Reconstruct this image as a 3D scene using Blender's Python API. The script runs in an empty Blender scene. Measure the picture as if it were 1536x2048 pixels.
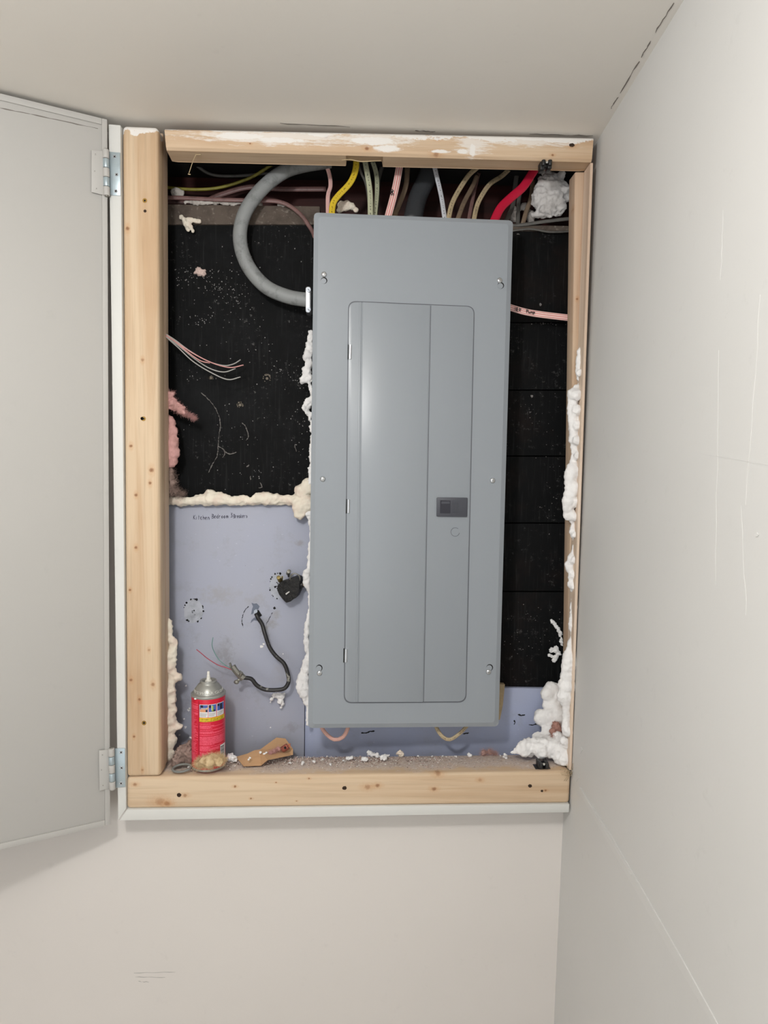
import bpy, bmesh, math, random
from mathutils import Vector, Matrix, noise
import mathutils
random.seed(7)
S = bpy.context.scene
COL = S.collection
pi = math.pi

# ------------------------------------------------------------------ camera, light, exposure
F = 1400.0
CAM = Vector((0, -1.22, 1.5))
YAW, PITCH, ROLL = 0.0395, 0.0640, 0.0142
fw = Vector((math.sin(YAW)*math.cos(PITCH), math.cos(YAW)*math.cos(PITCH), -math.sin(PITCH)))
rt = Vector((math.cos(YAW), -math.sin(YAW), 0)); up = rt.cross(fw)
RT = rt*math.cos(ROLL) + up*math.sin(ROLL); UP = -rt*math.sin(ROLL) + up*math.cos(ROLL)
cd = bpy.data.cameras.new('camera'); cam = bpy.data.objects.new('camera', cd); COL.objects.link(cam)
m = Matrix((RT, UP, -fw)).transposed().to_4x4(); m.translation = CAM
cam.matrix_world = m
cd.sensor_fit = 'VERTICAL'; cd.sensor_height = 36; cd.lens = F/2048*36; cd.clip_start = 0.02
S.camera = cam

S.view_settings.view_transform = 'Standard'; S.view_settings.look = 'None'
S.view_settings.gamma = 1; S.view_settings.use_curve_mapping = False
S.view_settings.exposure = 0.72

w = bpy.data.worlds.new('world'); S.world = w; w.use_nodes = True
w.node_tree.nodes['Background'].inputs[0].default_value = (0.94, 0.97, 1.0, 1)
w.node_tree.nodes['Background'].inputs[1].default_value = 1.0
ld = bpy.data.lights.new('ceiling_lamp_light', 'POINT'); ld.energy = 14; ld.color = (1.0, 0.985, 0.965); ld.shadow_soft_size = 0.05
lo = bpy.data.objects.new('ceiling_lamp_light', ld); lo.location = (-0.30, -1.12, 1.5+0.42); COL.objects.link(lo)

# ------------------------------------------------------------------ pixel helpers (1536x2048 frame)
def ray(px, py): return (fw*F + RT*(px-768) + UP*(1024-py)).normalized()
class Plane:
    def __init__(s, p, n):
        s.p = Vector(p); s.n = Vector(n).normalized()
        if s.n.dot(CAM - s.p) < 0: s.n = -s.n
    def hit(s, px, py, off=0.0):
        r = ray(px, py); p = s.p + s.n*off
        return CAM + r*((p-CAM).dot(s.n)/r.dot(s.n))
def YP(y): return Plane((0, y, 0), (0, -1, 0))
def at(px, py, y): return YP(y).hit(px, py)
def pl3(a, b, c): return Plane(a, (b-a).cross(c-a))

WALL_Y = 0.05; BOARD_Y = 0.125
FR = YP(0.0); BOARD = YP(BOARD_Y); GREY = YP(0.113)
COV = pl3(at(628, 425, .010), at(1025, 441, .034), at(617, 1455, .010))
rw_dir = ray(794, 937); rw_dir.z = 0; rw_dir.normalize()
RWb = at(1126, 1640, WALL_Y); RWt = at(1187, 272, WALL_Y)
RW = pl3(RWb, RWt, RWb + rw_dir)
CEIL_Z = at(700, 255, 0).z + 0.002
SILL_Z = at(700, 1547, 0).z
SILL = Plane((0, 0, SILL_Z), (0, 0, 1))

# ------------------------------------------------------------------ object helpers
def tag(o, label=None, cat=None, group=None, kind=None):
    if label: o['label'] = label
    if cat: o['category'] = cat
    if group: o['group'] = group
    if kind: o['kind'] = kind
    return o
def thing(name, label, cat, loc, group=None):
    o = bpy.data.objects.new(name, None); COL.objects.link(o); o.location = loc; o.empty_display_size = .02
    return tag(o, label, cat, group)
def link(name, me, mat, parent=None, smooth=False):
    o = bpy.data.objects.new(name, me); COL.objects.link(o)
    if mat is not None and not me.materials:
        for mm in (mat if isinstance(mat, (list, tuple)) else [mat]): me.materials.append(mm)
    if smooth:
        for p in me.polygons: p.use_smooth = True
    if parent is not None:
        o.parent = parent
        if parent.type == 'EMPTY': o.location = -parent.location
        elif parent.get('own'): o.location = -parent.location
    else:
        # origin at the middle of the base of a lone mesh
        if len(me.vertices):
            xs = [v.co for v in me.vertices]
            c = Vector(((min(v.x for v in xs)+max(v.x for v in xs))/2, (min(v.y for v in xs)+max(v.y for v in xs))/2, min(v.z for v in xs)))
            me.transform(Matrix.Translation(-c)); o.location = c; o['own'] = 1
    return o
class MB:
    def __init__(s): s.v = []; s.f = []; s.mi = []; s.uv = {}
    def add(s, vs, fs, mi=0):
        b = len(s.v); s.v += [Vector(v) for v in vs]
        for f in fs: s.f.append([b+i for i in f]); s.mi.append(mi)
        return b
    def prism(s, front, off, mi=0):
        """front: list of points; off: vector or list of vectors to the back cap"""
        n = len(front)
        back = [p + (off[i] if isinstance(off, list) else off) for i, p in enumerate(front)]
        s.add(list(front)+back, [list(range(n)), list(range(2*n-1, n-1, -1))] + [[i, n+i, n+(i+1) % n, (i+1) % n] for i in range(n)], mi)
        return s
    def pprism(s, pts, plane, t0, t1, mi=0):
        """pixel outline on a plane; raised from t0 to t1 along its normal"""
        return s.prism([plane.hit(*p, t1) for p in pts], plane.n*(t0-t1), mi)
    def box(s, a, b, mi=0):
        a = Vector(a); b = Vector(b)
        vs = [(x, y, z) for x in (a.x, b.x) for y in (a.y, b.y) for z in (a.z, b.z)]
        s.add(vs, [(0, 1, 3, 2), (4, 6, 7, 5), (0, 4, 5, 1), (2, 3, 7, 6), (0, 2, 6, 4), (1, 5, 7, 3)], mi); return s
    def cyl(s, a, b, r0, r1=None, n=20, mi=0, cap=True):
        a = Vector(a); b = Vector(b); r1 = r0 if r1 is None else r1
        d = (b-a).normalized(); u = d.orthogonal().normalized(); v = d.cross(u)
        vs = [a+(u*math.cos(2*pi*i/n)+v*math.sin(2*pi*i/n))*r0 for i in range(n)] + [b+(u*math.cos(2*pi*i/n)+v*math.sin(2*pi*i/n))*r1 for i in range(n)]
        fs = [[i, (i+1) % n, n+(i+1) % n, n+i] for i in range(n)]
        if cap: fs += [list(range(n-1, -1, -1)), list(range(n, 2*n))]
        s.add(vs, fs, mi); return s
    def lathe(s, c, prof, n=48, mi=0):
        c = Vector(c); vs = []; fs = []
        for r, z in prof: vs += [c+Vector((r*math.cos(2*pi*i/n), r*math.sin(2*pi*i/n), z)) for i in range(n)]
        for k in range(len(prof)-1):
            fs += [[k*n+i, k*n+(i+1) % n, (k+1)*n+(i+1) % n, (k+1)*n+i] for i in range(n)]
        s.add(vs, fs, mi); return s
    def sphere(s, c, r, sub=2, sc=(1, 1, 1), mi=0):
        bm = bmesh.new(); bmesh.ops.create_icosphere(bm, subdivisions=sub, radius=1)
        bm.verts.ensure_lookup_table()
        s.add([Vector(c)+Vector((v.co.x*r*sc[0], v.co.y*r*sc[1], v.co.z*r*sc[2])) for v in bm.verts], [[v.index for v in f.verts] for f in bm.faces], mi)
        bm.free(); return s
    def tube(s, pts, ra, rb=None, n=12, mi=0, step=0.006, side=None, taper=None):
        """sweep an ellipse (ra sideways, rb along depth) along a smooth curve"""
        rb = ra if rb is None else rb
        P = spline(pts, step); L = [0]
        for i in range(1, len(P)): L.append(L[-1]+(P[i]-P[i-1]).length)
        vs = []; 
        for i, p in enumerate(P):
            t = (P[min(i+1, len(P)-1)]-P[max(i-1, 0)]).normalized()
            view = Vector((0, -1, 0)) if side is None else side
            u = t.cross(view)
            u = u.normalized() if u.length > 1e-4 else t.orthogonal().normalized()
            v = t.cross(u).normalized()
            k = 1 if taper is None else taper(i/(len(P)-1))
            vs += [p+u*math.cos(2*pi*j/n)*ra*k+v*math.sin(2*pi*j/n)*rb*k for j in range(n)]
        fs = []; base = len(s.f)
        for i in range(len(P)-1):
            for j in range(n):
                fs.append([i*n+j, i*n+(j+1) % n, (i+1)*n+(j+1) % n, (i+1)*n+j])
                s.uv[base+len(fs)-1] = [(j/n, L[i]), ((j+1)/n, L[i]), ((j+1)/n, L[i+1]), (j/n, L[i+1])]
        fs += [list(range(n-1, -1, -1)), list(range((len(P)-1)*n, len(P)*n))]
        s.add(vs, fs, mi); return s
    def build(s, name, mat, parent=None, smooth=False, bevel=0, seg=2, fix=True):
        me = bpy.data.meshes.new(name); me.from_pydata([tuple(v) for v in s.v], [], s.f)
        for i, p in enumerate(me.polygons): p.material_index = s.mi[i]
        if s.uv:
            uv = me.uv_layers.new(name='UVMap')
            for i, p in enumerate(me.polygons):
                if i in s.uv:
                    for k, li in enumerate(p.loop_indices): uv.data[li].uv = s.uv[i][k]
        if bevel or fix:
            bm = bmesh.new(); bm.from_mesh(me)
            bmesh.ops.recalc_face_normals(bm, faces=bm.faces)
            if bevel:
                es = [e for e in bm.edges if len(e.link_faces) == 2 and e.calc_face_angle(0) > 0.5]
                bmesh.ops.bevel(bm, geom=es, offset=bevel, segments=seg, affect='EDGES', profile=.5, clamp_overlap=True)
            bm.to_mesh(me); bm.free()
        if bevel: smooth = True
        o = link(name, me, mat, parent, smooth)
        if bevel:
            for p in me.polygons:
                le = max((me.vertices[a].co-me.vertices[c].co).length for a, c in p.edge_keys)
                if p.area/le > bevel*1.3: p.use_smooth = False
        if bevel or smooth == 'auto':
            try: me.set_sharp_from_angle(angle=0.7)
            except Exception: pass
        return o
def spline(pts, step):
    pts = [Vector(p) for p in pts]
    if len(pts) == 2: pts = [pts[0], (pts[0]+pts[1])/2, pts[1]]
    Q = [pts[0]*2-pts[1]]+pts+[pts[-1]*2-pts[-2]]; out = []
    for i in range(1, len(Q)-2):
        n = max(2, int((Q[i+1]-Q[i]).length/step))
        for k in range(n):
            t = k/n; a, b, c, d = Q[i-1], Q[i], Q[i+1], Q[i+2]
            out.append(.5*((2*b)+(c-a)*t+(2*a-5*b+4*c-d)*t*t+(3*b-a-3*c+d)*t**3))
    out.append(pts[-1]); return out
def px3(l): return [at(*p) for p in l]
def rrect(c4, r, n=6):
    """rounded quad in pixels: corners TL,TR,BR,BL"""
    out = []
    for i in range(4):
        p = Vector(c4[i]); a = Vector(c4[i-1]); b = Vector(c4[(i+1) % 4])
        da = (a-p).normalized(); db = (b-p).normalized()
        s, e = p+da*r, p+db*r
        for k in range(n+1):
            t = k/n; q = s*(1-t)**2 + p*2*t*(1-t) + e*t*t
            # pull toward circle
            out.append((q.x, q.y))
    return out
def disc(cx, cy, r, n=20, ry=None, rag=0, seed=0):
    rr = random.Random(seed)
    return [(cx+math.cos(2*pi*i/n)*r*(1+rag*rr.uniform(-1, 1)), cy-math.sin(2*pi*i/n)*(ry or r)*(1+rag*rr.uniform(-1, 1))) for i in range(n)]

def flush(mb, name, mat, parent):
    """link every loose piece of a builder as a part of its own"""
    par = list(range(len(mb.v)))
    def find(a):
        while par[a] != a: par[a] = par[par[a]]; a = par[a]
        return a
    for f in mb.f:
        for q in f[1:]: par[find(q)] = find(f[0])
    # touching ribbon segments share corners in space
    seen = {}
    for i, v in enumerate(mb.v):
        k = (round(v.x, 5), round(v.y, 5), round(v.z, 5))
        if k in seen: par[find(i)] = find(seen[k])
        seen[k] = i
    groups = {}
    for f in mb.f: groups.setdefault(find(f[0]), []).append(f)
    for fs in groups.values():
        ids = sorted({i for f in fs for i in f}); mp = {a: i for i, a in enumerate(ids)}
        q = MB(); q.add([mb.v[i] for i in ids], [[mp[i] for i in f] for f in fs]); q.build(name, mat, parent)
# ------------------------------------------------------------------ materials
def lin(c):
    return tuple([((x/255)/12.92 if x/255 <= .04045 else ((x/255+.055)/1.055)**2.4) for x in c])+(1,)
class Mat:
    def __init__(s, name, col=(128, 128, 128), rough=.6, metal=0, spec=.5):
        s.m = bpy.data.materials.new(name); s.m.use_nodes = True; s.t = s.m.node_tree
        s.b = s.t.nodes['Principled BSDF']; s.geo = None
        s.b.inputs['Base Color'].default_value = lin(col); s.b.inputs['Roughness'].default_value = rough
        s.b.inputs['Metallic'].default_value = metal; s.b.inputs['Specular IOR Level'].default_value = spec
        s.c = lin(col)
    def n(s, t, **k):
        x = s.t.nodes.new(t)
        for a, b in k.items(): setattr(x, a, b)
        return x
    def L(s, a, b): s.t.links.new(a, b)
    def pos(s, scale=(1, 1, 1), loc=(0, 0, 0), uv=False):
        if uv: src = s.n('ShaderNodeTexCoord').outputs['UV']
        else:
            if s.geo is None: s.geo = s.n('ShaderNodeNewGeometry')
            src = s.geo.outputs['Position']
        mp = s.n('ShaderNodeMapping'); mp.inputs['Scale'].default_value = scale; mp.inputs['Location'].default_value = loc
        s.L(src, mp.inputs[0]); return mp.outputs[0]
    def noise(s, vec, scale=5, detail=4, rough=.55, dist=0):
        x = s.n('ShaderNodeTexNoise'); x.inputs['Scale'].default_value = scale; x.inputs['Detail'].default_value = detail
        x.inputs['Roughness'].default_value = rough; x.inputs['Distortion'].default_value = dist
        s.L(vec, x.inputs['Vector']); return x.outputs['Fac']
    def ramp(s, fac, a, b, ca=0., cb=1.):
        x = s.n('ShaderNodeMapRange'); x.inputs[1].default_value = a; x.inputs[2].default_value = b
        x.inputs[3].default_value = ca; x.inputs[4].default_value = cb; s.L(fac, x.inputs[0]); return x.outputs[0]
    def math(s, op, a, b=0.):
        x = s.n('ShaderNodeMath', operation=op)
        for i, q in enumerate((a, b)):
            if isinstance(q, (int, float)): x.inputs[i].default_value = q
            else: s.L(q, x.inputs[i])
        return x.outputs[0]
    def mix(s, fac, a, b):
        x = s.n('ShaderNodeMix', data_type='RGBA')
        for sock, q in ((x.inputs[0], fac), (x.inputs[6], a), (x.inputs[7], b)):
            if isinstance(q, (int, float)): sock.default_value = q
            elif isinstance(q, tuple): sock.default_value = q if len(q) == 4 else lin(q)
            else: s.L(q, sock)
        return x.outputs[2]
    def layer(s, fac, col):
        s.c = s.mix(fac, s.c, lin(col)); return s
    def spot(s, c, rad, soft=.35, wob=None):
        """elliptical mask round point c with radii rad"""
        if s.geo is None: s.geo = s.n('ShaderNodeNewGeometry')
        a = s.n('ShaderNodeVectorMath', operation='SUBTRACT'); s.L(s.geo.outputs['Position'], a.inputs[0]); a.inputs[1].default_value = c
        b = s.n('ShaderNodeVectorMath', operation='MULTIPLY'); s.L(a.outputs[0], b.inputs[0]); b.inputs[1].default_value = [1/r for r in rad]
        l = s.n('ShaderNodeVectorMath', operation='LENGTH'); s.L(b.outputs[0], l.inputs[0])
        v = l.outputs['Value']
        if wob is not None: v = s.math('ADD', v, wob)
        return s.ramp(v, 1, 1-soft)
    def bump(s, h, strength=.2, dist=.001):
        x = s.n('ShaderNodeBump'); x.inputs['Strength'].default_value = strength; x.inputs['Distance'].default_value = dist
        s.L(h, x.inputs['Height']); s.L(x.outputs[0], s.b.inputs['Normal']); return s
    def rough(s, v): s.L(v, s.b.inputs['Roughness']); return s
    def done(s):
        if isinstance(s.c, tuple): s.b.inputs['Base Color'].default_value = s.c
        else: s.L(s.c, s.b.inputs['Base Color'])
        return s.m
def plain(name, col, rough=.6, metal=0, var=.0, spec=.5):
    M = Mat(name, col, rough, metal, spec)
    if var:
        n = M.noise(M.pos(), 60, 4); M.layer(M.ramp(n, .45, .75, 0, var), tuple(c*.55 for c in col))
        M.bump(n, .15)
    return M.done()

def paint_mat(name, col, dirt=.12, streak=False, bumps=.12):
    M = Mat(name, col, .55, 0, .35)
    M.layer(M.ramp(M.noise(M.pos(), 2.2, 5), .4, .75, 0, dirt), tuple(c*.86 for c in col))
    M.layer(M.ramp(M.noise(M.pos(), 28, 6, .7), .62, .8, 0, dirt*1.5), tuple(c*.8 for c in col))
    M.bump(M.noise(M.pos(), 140, 5, .6), bumps, .0008)
    return M.done()
wall_m = paint_mat('painted_drywall', (218, 213, 208))
rwall_m = paint_mat('painted_side_wall', (212, 212, 210), .16)
ceil_m = paint_mat('painted_ceiling', (230, 226, 219), .1)
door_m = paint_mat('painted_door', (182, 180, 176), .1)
trim_m = paint_mat('painted_trim', (212, 212, 208), .15)
tape_m = paint_mat('joint_compound', (215, 215, 213), .2)
floor_m = plain('floor_light_tile', (214, 208, 200), .6, var=.1)

def wood(name, axis, base=(210, 187, 158), dark=(190, 159, 126), knots=(), paint=None, dust=0, seed=0):
    M = Mat(name, base, .62, 0, .3)
    sc = [38, 38, 38]; sc[axis] = 1.6
    n = M.noise(M.pos(sc, (seed, seed*2, seed)), 1, 5, .6, .6)
    M.layer(M.ramp(n, .42, .62, 0, .9), dark)
    sc2 = [160, 160, 160]; sc2[axis] = 5
    n2 = M.noise(M.pos(sc2), 1, 3, .6); M.layer(M.ramp(n2, .5, .75, 0, .3), tuple(c*.8 for c in dark))
    lg = M.noise(M.pos((5, 5, 5)), 1, 2); M.layer(M.ramp(lg, .45, .7, 0, .35), (212, 190, 162) if base[0] > 120 else base)
    wob = M.ramp(M.noise(M.pos(), 260, 3), 0, 1, -.35, .35)
    for (p, r, k) in knots:
        ax = [r*1.0, .02, r*1.0]; ax[axis] = r*1.9
        M.layer(M.math('MULTIPLY', M.spot(p, ax, .9, wob), .5), (188, 138, 92))
        M.layer(M.math('MULTIPLY', M.spot(p, (r*.62, .02, r*.55), .6, wob), k), (128, 84, 54))
    if dust:
        g = M.n('ShaderNodeSeparateXYZ'); M.L(M.geo.outputs['Normal'], g.inputs[0]); yy = M.n('ShaderNodeSeparateXYZ'); M.L(M.geo.outputs['Position'], yy.inputs[0])
        up_ = M.math('MULTIPLY', M.ramp(g.outputs[2], .8, .97), M.ramp(M.math('ADD', yy.outputs[1], M.ramp(M.noise(M.pos(), 30, 4), .3, .7, -.012, .012)), .012, .03))
        M.layer(M.math('MULTIPLY', up_, M.ramp(M.noise(M.pos(), 90, 5, .7), .3, .6, .5, dust)), (200, 186, 178))
        M.layer(M.math('MULTIPLY', up_, M.ramp(M.noise(M.pos(), 200, 4, .7), .56, .64, 0, .8)), (150, 128, 118))
        M.layer(M.math('MULTIPLY', up_, M.ramp(M.noise(M.pos((1, 1, 1), (4, 4, 4)), 170, 4, .7), .58, .64, 0, .9)), (226, 220, 214))
    if paint:
        M.layer(paint(M), (232, 230, 226))
    M.bump(n2, .18, .0006)
    return M.done()

# black sheathing
def black(name, warm=False, seed=0):
    M = Mat(name, (11, 12, 13), .7, 0, .12)
    n1 = M.noise(M.pos((1, 1, 1), (seed, 0, seed)), 9, 6, .65)
    M.layer(M.ramp(n1, .5, .72, 0, .55), (34, 23, 19) if warm else (30, 31, 33))
    n2 = M.noise(M.pos((1, 1, 1), (seed+3, 0, 0)), 120, 6, .75)
    msk = M.math('MULTIPLY', M.ramp(n2, .58, .68), M.ramp(M.noise(M.pos(), 14, 3), .44, .62))
    M.layer(M.math('MULTIPLY', msk, .2 if warm else .36), (150, 148, 146))
    n3 = M.noise(M.pos((260, 1, 16)), 1, 3); M.layer(M.math('MULTIPLY', M.ramp(n3, .55, .8), .12), (90, 90, 90))
    M.bump(n2, .25, .0008); return M.done()
black_m = black('black_sheathing'); blackw_m = black('black_planks', True, 5)
def greyboard(name, col=(164, 168, 184), seed=0):
    M = Mat(name, col, .6, 0, .35)
    M.layer(M.ramp(M.noise(M.pos((1, 1, 1), (seed, 0, 1)), 6, 5, .6), .45, .75, 0, .35), (168, 168, 172))
    M.layer(M.ramp(M.noise(M.pos(), 22, 6, .7), .55, .75, 0, .4), (140, 140, 142))
    M.layer(M.ramp(M.noise(M.pos(), 150, 4, .7), .68, .74, 0, .55), (92, 92, 98))
    if seed == 0:
        wb = M.ramp(M.noise(M.pos(), 70, 5, .7), .25, .75, -.8, .8)
        for (x, y, rx, rz, k, c) in ((540, 1246, 16, 14, .5, (140, 136, 126)), (552, 1228, 12, 12, .45, (146, 142, 132)), (530, 1262, 10, 16, .5, (130, 126, 118)), (440, 1190, 45, 22, .35, (150, 146, 138)), (450, 1310, 22, 42, .45, (126, 124, 120)), (600, 1086, 16, 6, .5, (140, 136, 130)), (372, 1410, 16, 22, .4, (120, 120, 124)), (510, 1200, 22, 16, .3, (148, 144, 138)), (585, 1455, 22, 12, .3, (120, 118, 116)), (560, 1340, 20, 40, .25, (150, 144, 140))):
            kk = 1.34/1400; M.layer(M.math('MULTIPLY', M.spot(tuple(at(x, y, .113)), (rx*kk, .05, rz*kk), .9, wb), k), c)
    M.layer(M.ramp(M.noise(M.pos((90, 1, 200)), 1, 4), .68, .76, 0, .5), (214, 218, 230))
    M.bump(M.noise(M.pos(), 60, 5), .25, .0015); return M.done()
grey_m = greyboard('grey_painted_board'); grey2_m = greyboard('grey_painted_board_lower', (164, 172, 198), 4)
def foam_mat(name, col, shade):
    M = Mat(name, col, .8, 0, .2)
    M.layer(M.ramp(M.noise(M.pos(), 45, 5), .45, .7, 0, .6), shade)
    n = M.noise(M.pos(), 420, 5, .7); M.bump(n, .5, .0015)
    M.b.inputs['Subsurface Weight'].default_value = 0
    return M.done()
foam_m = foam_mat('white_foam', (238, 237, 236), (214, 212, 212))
foamc_m = foam_mat('cream_foam', (232, 224, 208), (216, 190, 176))
pink_m = foam_mat('pink_fibreglass', (206, 160, 156), (160, 122, 112))
yel_m = foam_mat('yellow_fibreglass', (224, 200, 158), (202, 176, 144))
dust_m = foam_mat('grey_fluff', (168, 146, 136), (110, 92, 84))
cov_M = Mat('grey_enamel', (142, 148, 154), .33, 0, .5)
cov_M.bump(cov_M.noise(cov_M.pos(), 420, 3), .05, .0004)
cov_M.layer(cov_M.ramp(cov_M.noise(cov_M.pos(), 3, 3), .45, .7, 0, .12), (136, 142, 146))
cover_m = cov_M.done()
groove_m = plain('groove_shadow_gap', (92, 95, 102), .5)
latch_m = plain('dark_latch_plastic', (66, 68, 76), .42); latchd_m = plain('latch_recess_plastic', (34, 35, 46), .4)
zinc_m = plain('zinc_metal', (205, 208, 212), .28, .9, .2)
zincp_m = plain('zinc_plate', (176, 190, 196), .35, .45, .15)
steel_m = plain('aged_steel', (150, 148, 140), .45, .7, .35)
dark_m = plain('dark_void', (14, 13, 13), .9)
hole_m = plain('drilled_hole', (48, 32, 20), .9)
brown_m = wood('dark_red_beam', 0, (58, 26, 23), (34, 17, 15))
M = Mat('dusty_plate', (96, 86, 78), .85, 0, .2)
M.layer(M.ramp(M.noise(M.pos(), 30, 6, .7), .45, .7, 0, .7), (60, 52, 48)); M.layer(M.ramp(M.noise(M.pos(), 130, 4), .6, .75, 0, .6), (150, 142, 132))
M.bump(M.noise(M.pos(), 160, 4), .5, .002); dusty_m = M.done()
ink_m = plain('marker_ink', (30, 26, 50), .6); inkb_m = plain('black_marker', (22, 18, 20), .6)
pencil_m = plain('pencil_grey', (178, 174, 170), .8); crackm = plain('crack_dark', (120, 114, 108), .9)
blackp_m = plain('black_plastic', (30, 30, 31), .4, 0, .3)
tan_m = plain('tan_wood_sliver', (178, 158, 124), .8, var=.4)

def jacket(name, col, stripe=None, print_=None, dirt=.3, rough=.45):  # dirt is set higher on rear cables to paint in their shade
    M = Mat(name, col, rough, 0, .4)
    if stripe:
        u = M.n('ShaderNodeSeparateXYZ'); M.L(M.pos(uv=True), u.inputs[0])
        wv = M.math('ABSOLUTE', M.math('SINE', M.math('MULTIPLY', u.outputs[0], 2*pi*5)))
        M.layer(M.math('MULTIPLY', M.ramp(wv, .7, .9), .8), stripe)
    if print_:
        n = M.noise(M.pos((14, 420, 1), uv=True), 1, 2); u = M.n('ShaderNodeSeparateXYZ'); M.L(M.pos(uv=True), u.inputs[0])
        band = M.ramp(M.math('ABSOLUTE', M.math('SUBTRACT', M.math('FRACT', M.math('MULTIPLY', u.outputs[0], 2.)), .5)), .09, .06)
        M.layer(M.math('MULTIPLY', M.math('MULTIPLY', M.ramp(n, .5, .55), band), .8), print_)
    n = M.noise(M.pos(), 55, 5, .7)
    M.layer(M.ramp(n, .5, .72, 0, dirt), tuple(c*.4 for c in col)); M.bump(n, .15)
    return M.done()

# ------------------------------------------------------------------ the room
XL, XR = -1.75, 2.4
def quadwall(name, pts, mat):
    return tag(MB().prism(pts, Vector((0, 0, 0))).build(name, mat), kind='structure')
# back wall with the opening cut out (drywall 12 mm thick)
o_tl = at(262, 262, WALL_Y); o_br = at(1128, 1600, WALL_Y); xo0, xo1 = o_tl.x, RWt.x+.03; zo1, zo0 = CEIL_Z+.01, o_br.z
b = MB()
b.box((XL, WALL_Y, 0), (xo0, WALL_Y+.012, CEIL_Z)); b.box((xo0, WALL_Y, 0), (RWb.x+.05, WALL_Y+.012, zo0))
tag(b.build('wall_back', wall_m), kind='structure')
# right wall (leans out a little, not square to the back wall)
def on_rw(z, s):  # point on right wall at height z, s metres from the corner towards the viewer
    t = (z-RWb.z)/(RWt.z-RWb.z); return RWb.lerp(RWt, t)-rw_dir*s
a0, a1, a2, a3 = on_rw(0, -.02), on_rw(0, 3), on_rw(CEIL_Z, 3), on_rw(CEIL_Z, -.02)
tag(MB().prism([a0, a1, a2, a3], -RW.n*.1).build('wall_right', rwall_m), kind='structure')
MBc = MB(); MBc.box((XL-.1, -3.2, CEIL_Z), (XR, WALL_Y+.35, CEIL_Z+.1)); tag(MBc.build('ceiling', ceil_m), kind='structure')
MBc = MB(); MBc.box((XL-.1, -3.2, -.1), (XR, WALL_Y+.35, 0)); tag(MBc.build('floor', floor_m), kind='structure')
MBc = MB(); MBc.box((XL-.1, -3.2, 0), (XL, WALL_Y+.1, CEIL_Z)); tag(MBc.build('wall_left', wall_m), kind='structure')
# added near-black liner round the hollow, keeping light out so it reads dark
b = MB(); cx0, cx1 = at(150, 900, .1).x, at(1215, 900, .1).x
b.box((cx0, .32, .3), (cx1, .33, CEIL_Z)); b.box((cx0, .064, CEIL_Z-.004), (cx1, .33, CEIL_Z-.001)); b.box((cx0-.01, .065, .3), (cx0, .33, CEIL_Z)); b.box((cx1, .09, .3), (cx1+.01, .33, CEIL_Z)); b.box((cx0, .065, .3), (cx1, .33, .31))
tag(b.build('wall_shade_liner', dark_m), kind='structure')

# seam ridge and scratches on the right wall, crack in the ceiling corner
def ribbon(mb, pts, plane, wpx, t=.0006, jit=0, seed=1, ends=True):
    """pixel polyline -> thin raised ribbon wpx pixels wide"""
    r = random.Random(seed); P = [Vector(p) for p in pts]; L, Rr = [], []
    for i, p in enumerate(P):
        d = (P[min(i+1, len(P)-1)]-P[max(i-1, 0)]).normalized(); nn = Vector((-d.y, d.x))
        ww = wpx*.5*(1+r.uniform(-jit, jit)) * (1 if not ends or 0 < i < len(P)-1 else .5)
        L.append(tuple(p+nn*ww)); Rr.append(tuple(p-nn*ww))
    for i in range(len(P)-1):
        mb.pprism([L[i], L[i+1], Rr[i+1], Rr[i]], plane, 0, t)
    return mb
def scratch(mb, pts, plane, wd, t, jit, seed):
    r = random.Random(seed); P = spline([Vector((x, y, 0)) for x, y in pts], 2.2)
    P = [(p.x+r.uniform(-.5, .5), p.y+r.uniform(-.5, .5)) for p in P]
    return ribbon(mb, P, plane, wd, t, jit, seed)
def wob(a, b, n, j, seed):
    r = random.Random(seed); return [(a[0]+(b[0]-a[0])*i/n+r.uniform(-j, j), a[1]+(b[1]-a[1])*i/n+r.uniform(-j, j)) for i in range(n+1)]
b = MB(); ribbon(b, [(1158, 1578), (1215, 1672), (1290, 1802), (1360, 1926), (1448, 2080)], RW, 13, .0012, .15, 3)
ribbon(b, [(1158, 1575), (1205, 1655), (1262, 1750)], RW, 5, .002, .4, 4)
tag(b.build('trim_1', tape_m, bevel=0), kind='structure')
b = MB()
for (p, q, wd) in (((1447, 420), (1440, 560), 2), ((1436, 700), (1430, 1170), 2.2), ((1520, 590), (1490, 1010), 3), ((1480, 1010), (1492, 1230), 2), ((1390, 905), (1536, 930), 1.6)):
    ribbon(b, wob(p, q, 8, 1.5, int(p[0])), RW, wd*.8, .0002, .4, int(p[1]))
for (x, y, r) in ((1513, 1070, 4), (1152, 1556, 6), (1160, 1500, 5)):
    b.pprism(disc(x, y, r, 9, rag=.4, seed=x), RW, 0, .0006)
tag(b.build('trim_2', tape_m), kind='structure')
CEILP = Plane((0, 0, CEIL_Z), (0, 0, -1))
b = MB()
for i, (p, q) in enumerate((((1347, 6), (1310, 66)), ((1302, 82), (1282, 116)), ((1278, 124), (1240, 186)), ((1236, 194), (1222, 218)))):
    ribbon(b, wob(p, q, 7, 1.0, i+20), CEILP, 1.6, .0005, .6, i)
for i, (p, q) in enumerate((((60, 208), (150, 224)), ((560, 247), (700, 254)), ((830, 262), (870, 264)), ((1060, 268), (1186, 272)))):
    ribbon(b, wob(p, q, 9, .8, i+40), CEILP, 1.1, .0005, .6, i)
tag(b.build('trim_3', crackm), kind='structure')
WALLP = YP(WALL_Y)
b = MB()
for i, (p, q) in enumerate((((268, 1946), (352, 1944)), ((270, 1954), (330, 1955)), ((276, 1963), (298, 1964)))):
    ribbon(b, wob(p, q, 7, .8, i+60), WALLP, 1.0, .0002, .8, i)
tag(b.build('trim_4', pencil_m), kind='structure')

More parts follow.
